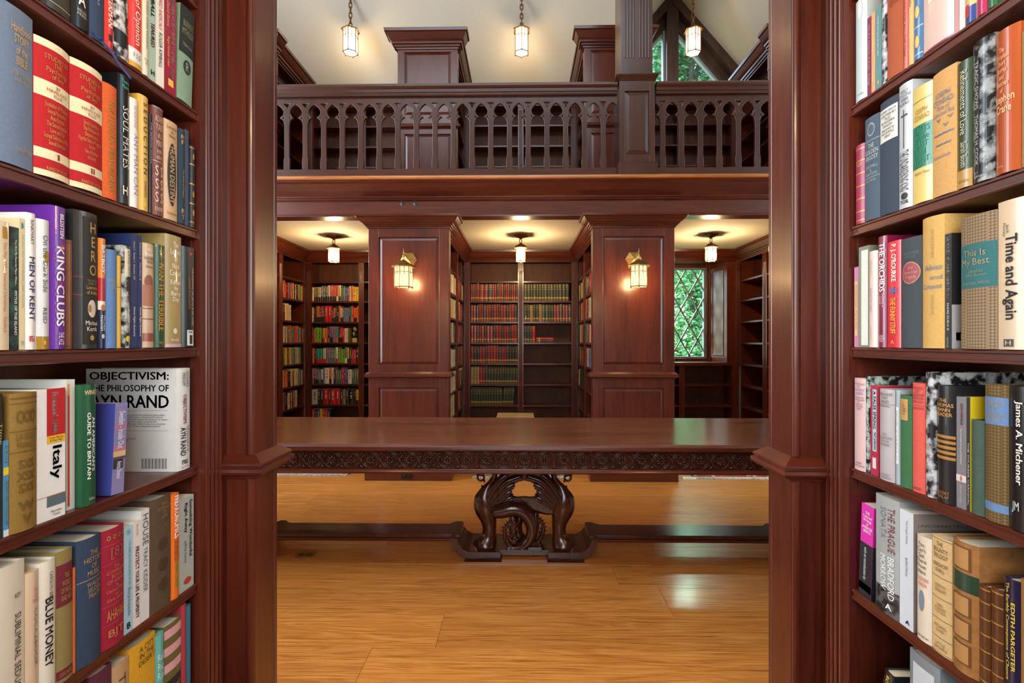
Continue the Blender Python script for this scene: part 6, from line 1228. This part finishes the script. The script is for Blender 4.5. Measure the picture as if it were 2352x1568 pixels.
def far_book(name, cat, loc, rz, t, h, d, cols, gilt, label, group, lean=0):
    m = MB(); b = min(.004, t * .2); n = 5
    xs = [t / 2 - t * k / (n - 1) for k in range(n)]; ys = [-b * (1 - (2 * x / t) ** 2) for x in xs]
    def sec(z0, z1):
        for k in range(n - 1): m.quad((xs[k], ys[k], z0), (xs[k], ys[k], z1), (xs[k + 1], ys[k + 1], z1), (xs[k + 1], ys[k + 1], z0))
        for s in (-1, 1): m.quad((s * t / 2, 0, z0), (s * t / 2, d, z0), (s * t / 2, d, z1), (s * t / 2, 0, z1))
    mats = [bmat(cols[0], 'leather' if gilt else 'jacket')]
    if gilt:
        mats += [GOLD]
        for z0, z1, c in ((0, .045, 0), (.045, .06, 1), (.06, .14, 0), (.14, .20, 1), (.20, .215, 0), (.215, .225, 1), (.225, .68, 0), (.68, .695, 1), (.695, .80, 0), (.80, .815, 1), (.815, .9, 0), (.9, .915, 1), (.915, 1, 0)):
            m.cur = c; sec(z0 * h, z1 * h)
    elif len(cols) > 1:
        mats.append(bmat(cols[1], 'jacket')); m.cur = 0; sec(h * .3, h); m.cur = 1; sec(0, h * .3)
    else: sec(0, h)
    if not gilt:
        mats.append(bmat('ded6c4' if cols[0] in ('1e1c1c', 'b8182a', '2a3560', '7c1a20', '5a4488', '3c6a44', '5c6468', '4a2c1c') else '2a2422', 'paper')); m.cur = len(mats) - 1
        rr = random.Random(hash(label) % 999 if False else len(label) * 31 + int(t * 1e5)); z = h * .88
        while z > h * .36:
            q = h * rr.uniform(.02, .09); w = t * rr.uniform(.07, .15)
            if rr.random() < .8: m.quad((-w, -b - .0006, z - q), (w, -b - .0006, z - q), (w, -b - .0006, z), (-w, -b - .0006, z))
            z -= q + h * .02
    mats.append(PAGES); m.cur = len(mats) - 1
    m.quad((-t / 2, 0, h - .002), (t / 2, 0, h - .002), (t / 2, d, h - .002), (-t / 2, d, h - .002)); m.quad((-t / 2, 0, 0), (-t / 2, d, 0), (t / 2, d, 0), (t / 2, 0, 0)); m.quad((-t / 2, d, 0), (-t / 2, d, h), (t / 2, d, h), (t / 2, d, 0))
    o = m.build(name, mats); o.location = loc; o.rotation_euler = (0, R(lean), rz)
    return tag(o, label, cat, group)
def far_row(name, cat, org, rz, length, row, toks, where, group, hh=(.19, .225), gilt=False, fill=True, setb=.012, tt=None, leanlast=0, rnd=random.Random(21), maxt=.045):
    toks = toks.split(); n = len(toks); wts = [(1.9 if q[-1] == '+' else 1) * rnd.uniform(.8, 1.2) for q in toks]
    tot = length if fill is True else length * fill; sc = tot / sum(wts)
    u = Vector((math.cos(rz), math.sin(rz), 0)); nv = Vector((-math.sin(rz), math.cos(rz), 0)); x = .003
    base = rnd.uniform(*hh)
    for i, (q, w) in enumerate(zip(toks, wts)):
        q = q.rstrip('+'); cs = q.split('/'); t = w * sc - .0012
        if not (i and toks[i - 1] == toks[i]): base = rnd.uniform(*hh)
        ln = leanlast if i >= n - 4 and leanlast else 0
        p = Vector(org) + u * (x + t / 2) + nv * (setb + (0 if gilt else rnd.uniform(0, .008)))
        far_book(name, cat, (p.x, p.y, SH[row] + .0005 + abs(t / 2 * math.sin(R(ln)))), rz, t, base, .15 + rnd.uniform(0, .02), [PAL[c][0] for c in cs], gilt,
                 '%s %s, %s from left, %s shelf, %s' % (PAL[cs[0]][1] + ('-' + PAL[cs[1]][1] if len(cs) > 1 else ''), cat, NTH[i], ROWN[row], where), group, ln)
        x += t + .0012
    return x
LX = -PITCH - W
for row, tk, fl in ((5, 'c a/k a/k c/n s/k s/k s/k c/n r/k r/k r/k o/c c/n g/s g/s p p c o y y', 1.), (4, 'c k k o/k o/k k r/k k r+ r+ k o/k k k o c/k p b b v k t/b r/o o/k o/k o', 1.),
                    (3, 'k/r r l+ l+ k y/r o/y r k/v v/k v/k v v t/o k r/k r/k r w c', .77), (2, 'o k t/r t/r t/r w/r v s s s w/r l l l s/w y/k k r r k', 1.),
                    (1, 's r/k b/k s w/k b w+ o/k w k s g g r p p w+ g s g', 1.), (0, 'e+ k k r+ k r+ r+ k a k k+ k y/k', 1.)):
    far_row('shelved_novel', 'novel', (LX + .087, YB, 0), 0, .652, row, tk, 'left alcove facing bay', 'novels in the left alcove', fill=fl)
for row, tk, fl in ((5, 's o o r k r v n y r c k c k r k c s l y r', 1.), (4, 'y s k c c o c e c e', .42), (3, 's c s c s s o s t r o i o b e n o', 1.), (2, 'y n l y c k r e y s t b s y e c o t', .86),
                    (1, 'c c r o o k k r c c k y c c e r b k c m', 1.), (0, 'y o n k c c m c m e a c s', .72)):
    y0 = 5.96; far_row('shelved_novel', 'novel', (LX, YF + .12 + 1.207, 0), R(90), LS - .02 - 1.207, row, tk, 'left alcove side bay', 'novels in the left alcove', fill=fl)
MX = -W
for row, tk, bay, fl, ll in ((5, 'm m x m m+ m+ x+ m m x m m x m m x m m x', 0, 1., 0), (4, 'm m x m m x m m x m m x m m x m m x', 0, .98, 0), (3, 'm m x m m x m m x m m x m m x m m', 0, .98, 0), (2, 'm x x m m x m m m m x m m x k k k', 0, 1., 0),
                             (1, 'a a a m m x f f f f f f f f f f f', 0, 1., 0), (0, 'f f f f f f f f f f f f f f f f', 0, .9, 6),
                             (5, 'f f f f f f f f f f f f f f f', 1, .95, 0), (4, 'f f a f f a f f f f m m f m m x', 1, 1., 0), (3, 'x x f r', 1, .24, 0)):
    far_row('bound_volume', 'bound volume', (MX + BB[bay][0] + .003, YB, 0), 0, .652, row, tk, 'middle alcove %s bay' % ('left' if bay == 0 else 'right'), 'bound volumes in the middle alcove', hh=(.225, .245), gilt=True, fill=fl, leanlast=ll)
for i, (c, nm) in enumerate((('x', 'lower'), ('r', 'upper'))):
    o = far_book('bound_volume', 'bound volume', (0, 0, 0), 0, .032, .236, .17, [PAL[c][0]], True, '%s bound volume lying flat, %s of two on the third shelf' % (PAL[c][1], nm), 'bound volumes in the middle alcove')
    o.rotation_euler = (0, R(90), 0); o.location = (MX + BB[1][0] + .175, YB + .02, SH[3] + .0165 + i * .0328)
rs = random.Random(33)
def side(org, rz, length, rows, where, group):
    for row, tk, fl in rows: far_row('magazine_volume', 'journal', org, rz, length, row, tk, where, group, fill=fl, rnd=rs, hh=(.2, .24))
side((-W, YF + .12 + .116, 0), R(90), .97, ((5, 'r c w k c w r c c w w r c w', 1.), (4, 'c c w c c w c c c c w c', 1.), (3, 's w c s w s k c w s', .9), (2, 'w w e w w e w w w e', 1.), (1, 'w w c w w w c w w', 1.), (0, 'w w m w w c w', .9)), 'middle alcove left side near bay', 'journals on the middle alcove sides')
side((-W, YF + .12 + 1.207, 0), R(90), LS - .02 - 1.207, ((5, 'm m r m m d m c', 1.), (4, 'm r m c m o m m', 1.), (3, 'm c e m r m m m', 1.), (2, 'r e m k o m o', 1.), (1, 'm m d m c k y/k', 1.), (0, 'r m c o d', .7)), 'middle alcove left side far bay', 'journals on the middle alcove sides')
side((W, YB - .016, 0), R(-90), LS - .02 - 1.207, ((5, 'c k d c c a c c', 1.), (4, 'r o k c o r c w', 1.), (3, 'k c c k e r c', 1.), (2, 'k y k r s k', .9), (1, 'c r k f', .4)), 'middle alcove right side far bay', 'journals on the middle alcove sides')
side((W, YB - .755, 0), R(-90), .97, ((5, 's d d r c y s d', 1.), (4, 'o n e c g y k s r', 1.), (3, 't r c r n t c r', 1.), (2, 'r c b b e r c b', 1.)), 'middle alcove right side near bay', 'journals on the middle alcove sides')
for k, (c, nm) in enumerate((('r', 'lowest'), ('t', 'second'), ('o', 'third'), ('c', 'topmost'))):
    o = far_book('magazine_volume', 'journal', (0, 0, 0), 0, .024, .22, .15, [PAL[c][0]], False, '%s book lying flat, %s of a small stack behind the right pillar' % (PAL[c][1], nm), 'stack on the middle alcove side')
    o.rotation_euler = (0, R(90), R(-90)); o.location = (W + .015, YF + .46, SH[1] + .0125 + k * .0245)
for i, c in enumerate('r k n y r r k'):
    if c == ' ': continue
for i, c in enumerate('rknyrrk'):
    far_book('shelved_novel', 'novel', (LX + .11 + i * .036, YB + .012, .203 + .0005), 0, .034, .222, .16, [PAL[c][0], PAL['k' if c != 'k' else 'r'][0]], False, '%s topped novel, %s from left on the lowest shelf of the left alcove' % (PAL[c][1], NTH[i]), 'novels in the left alcove')
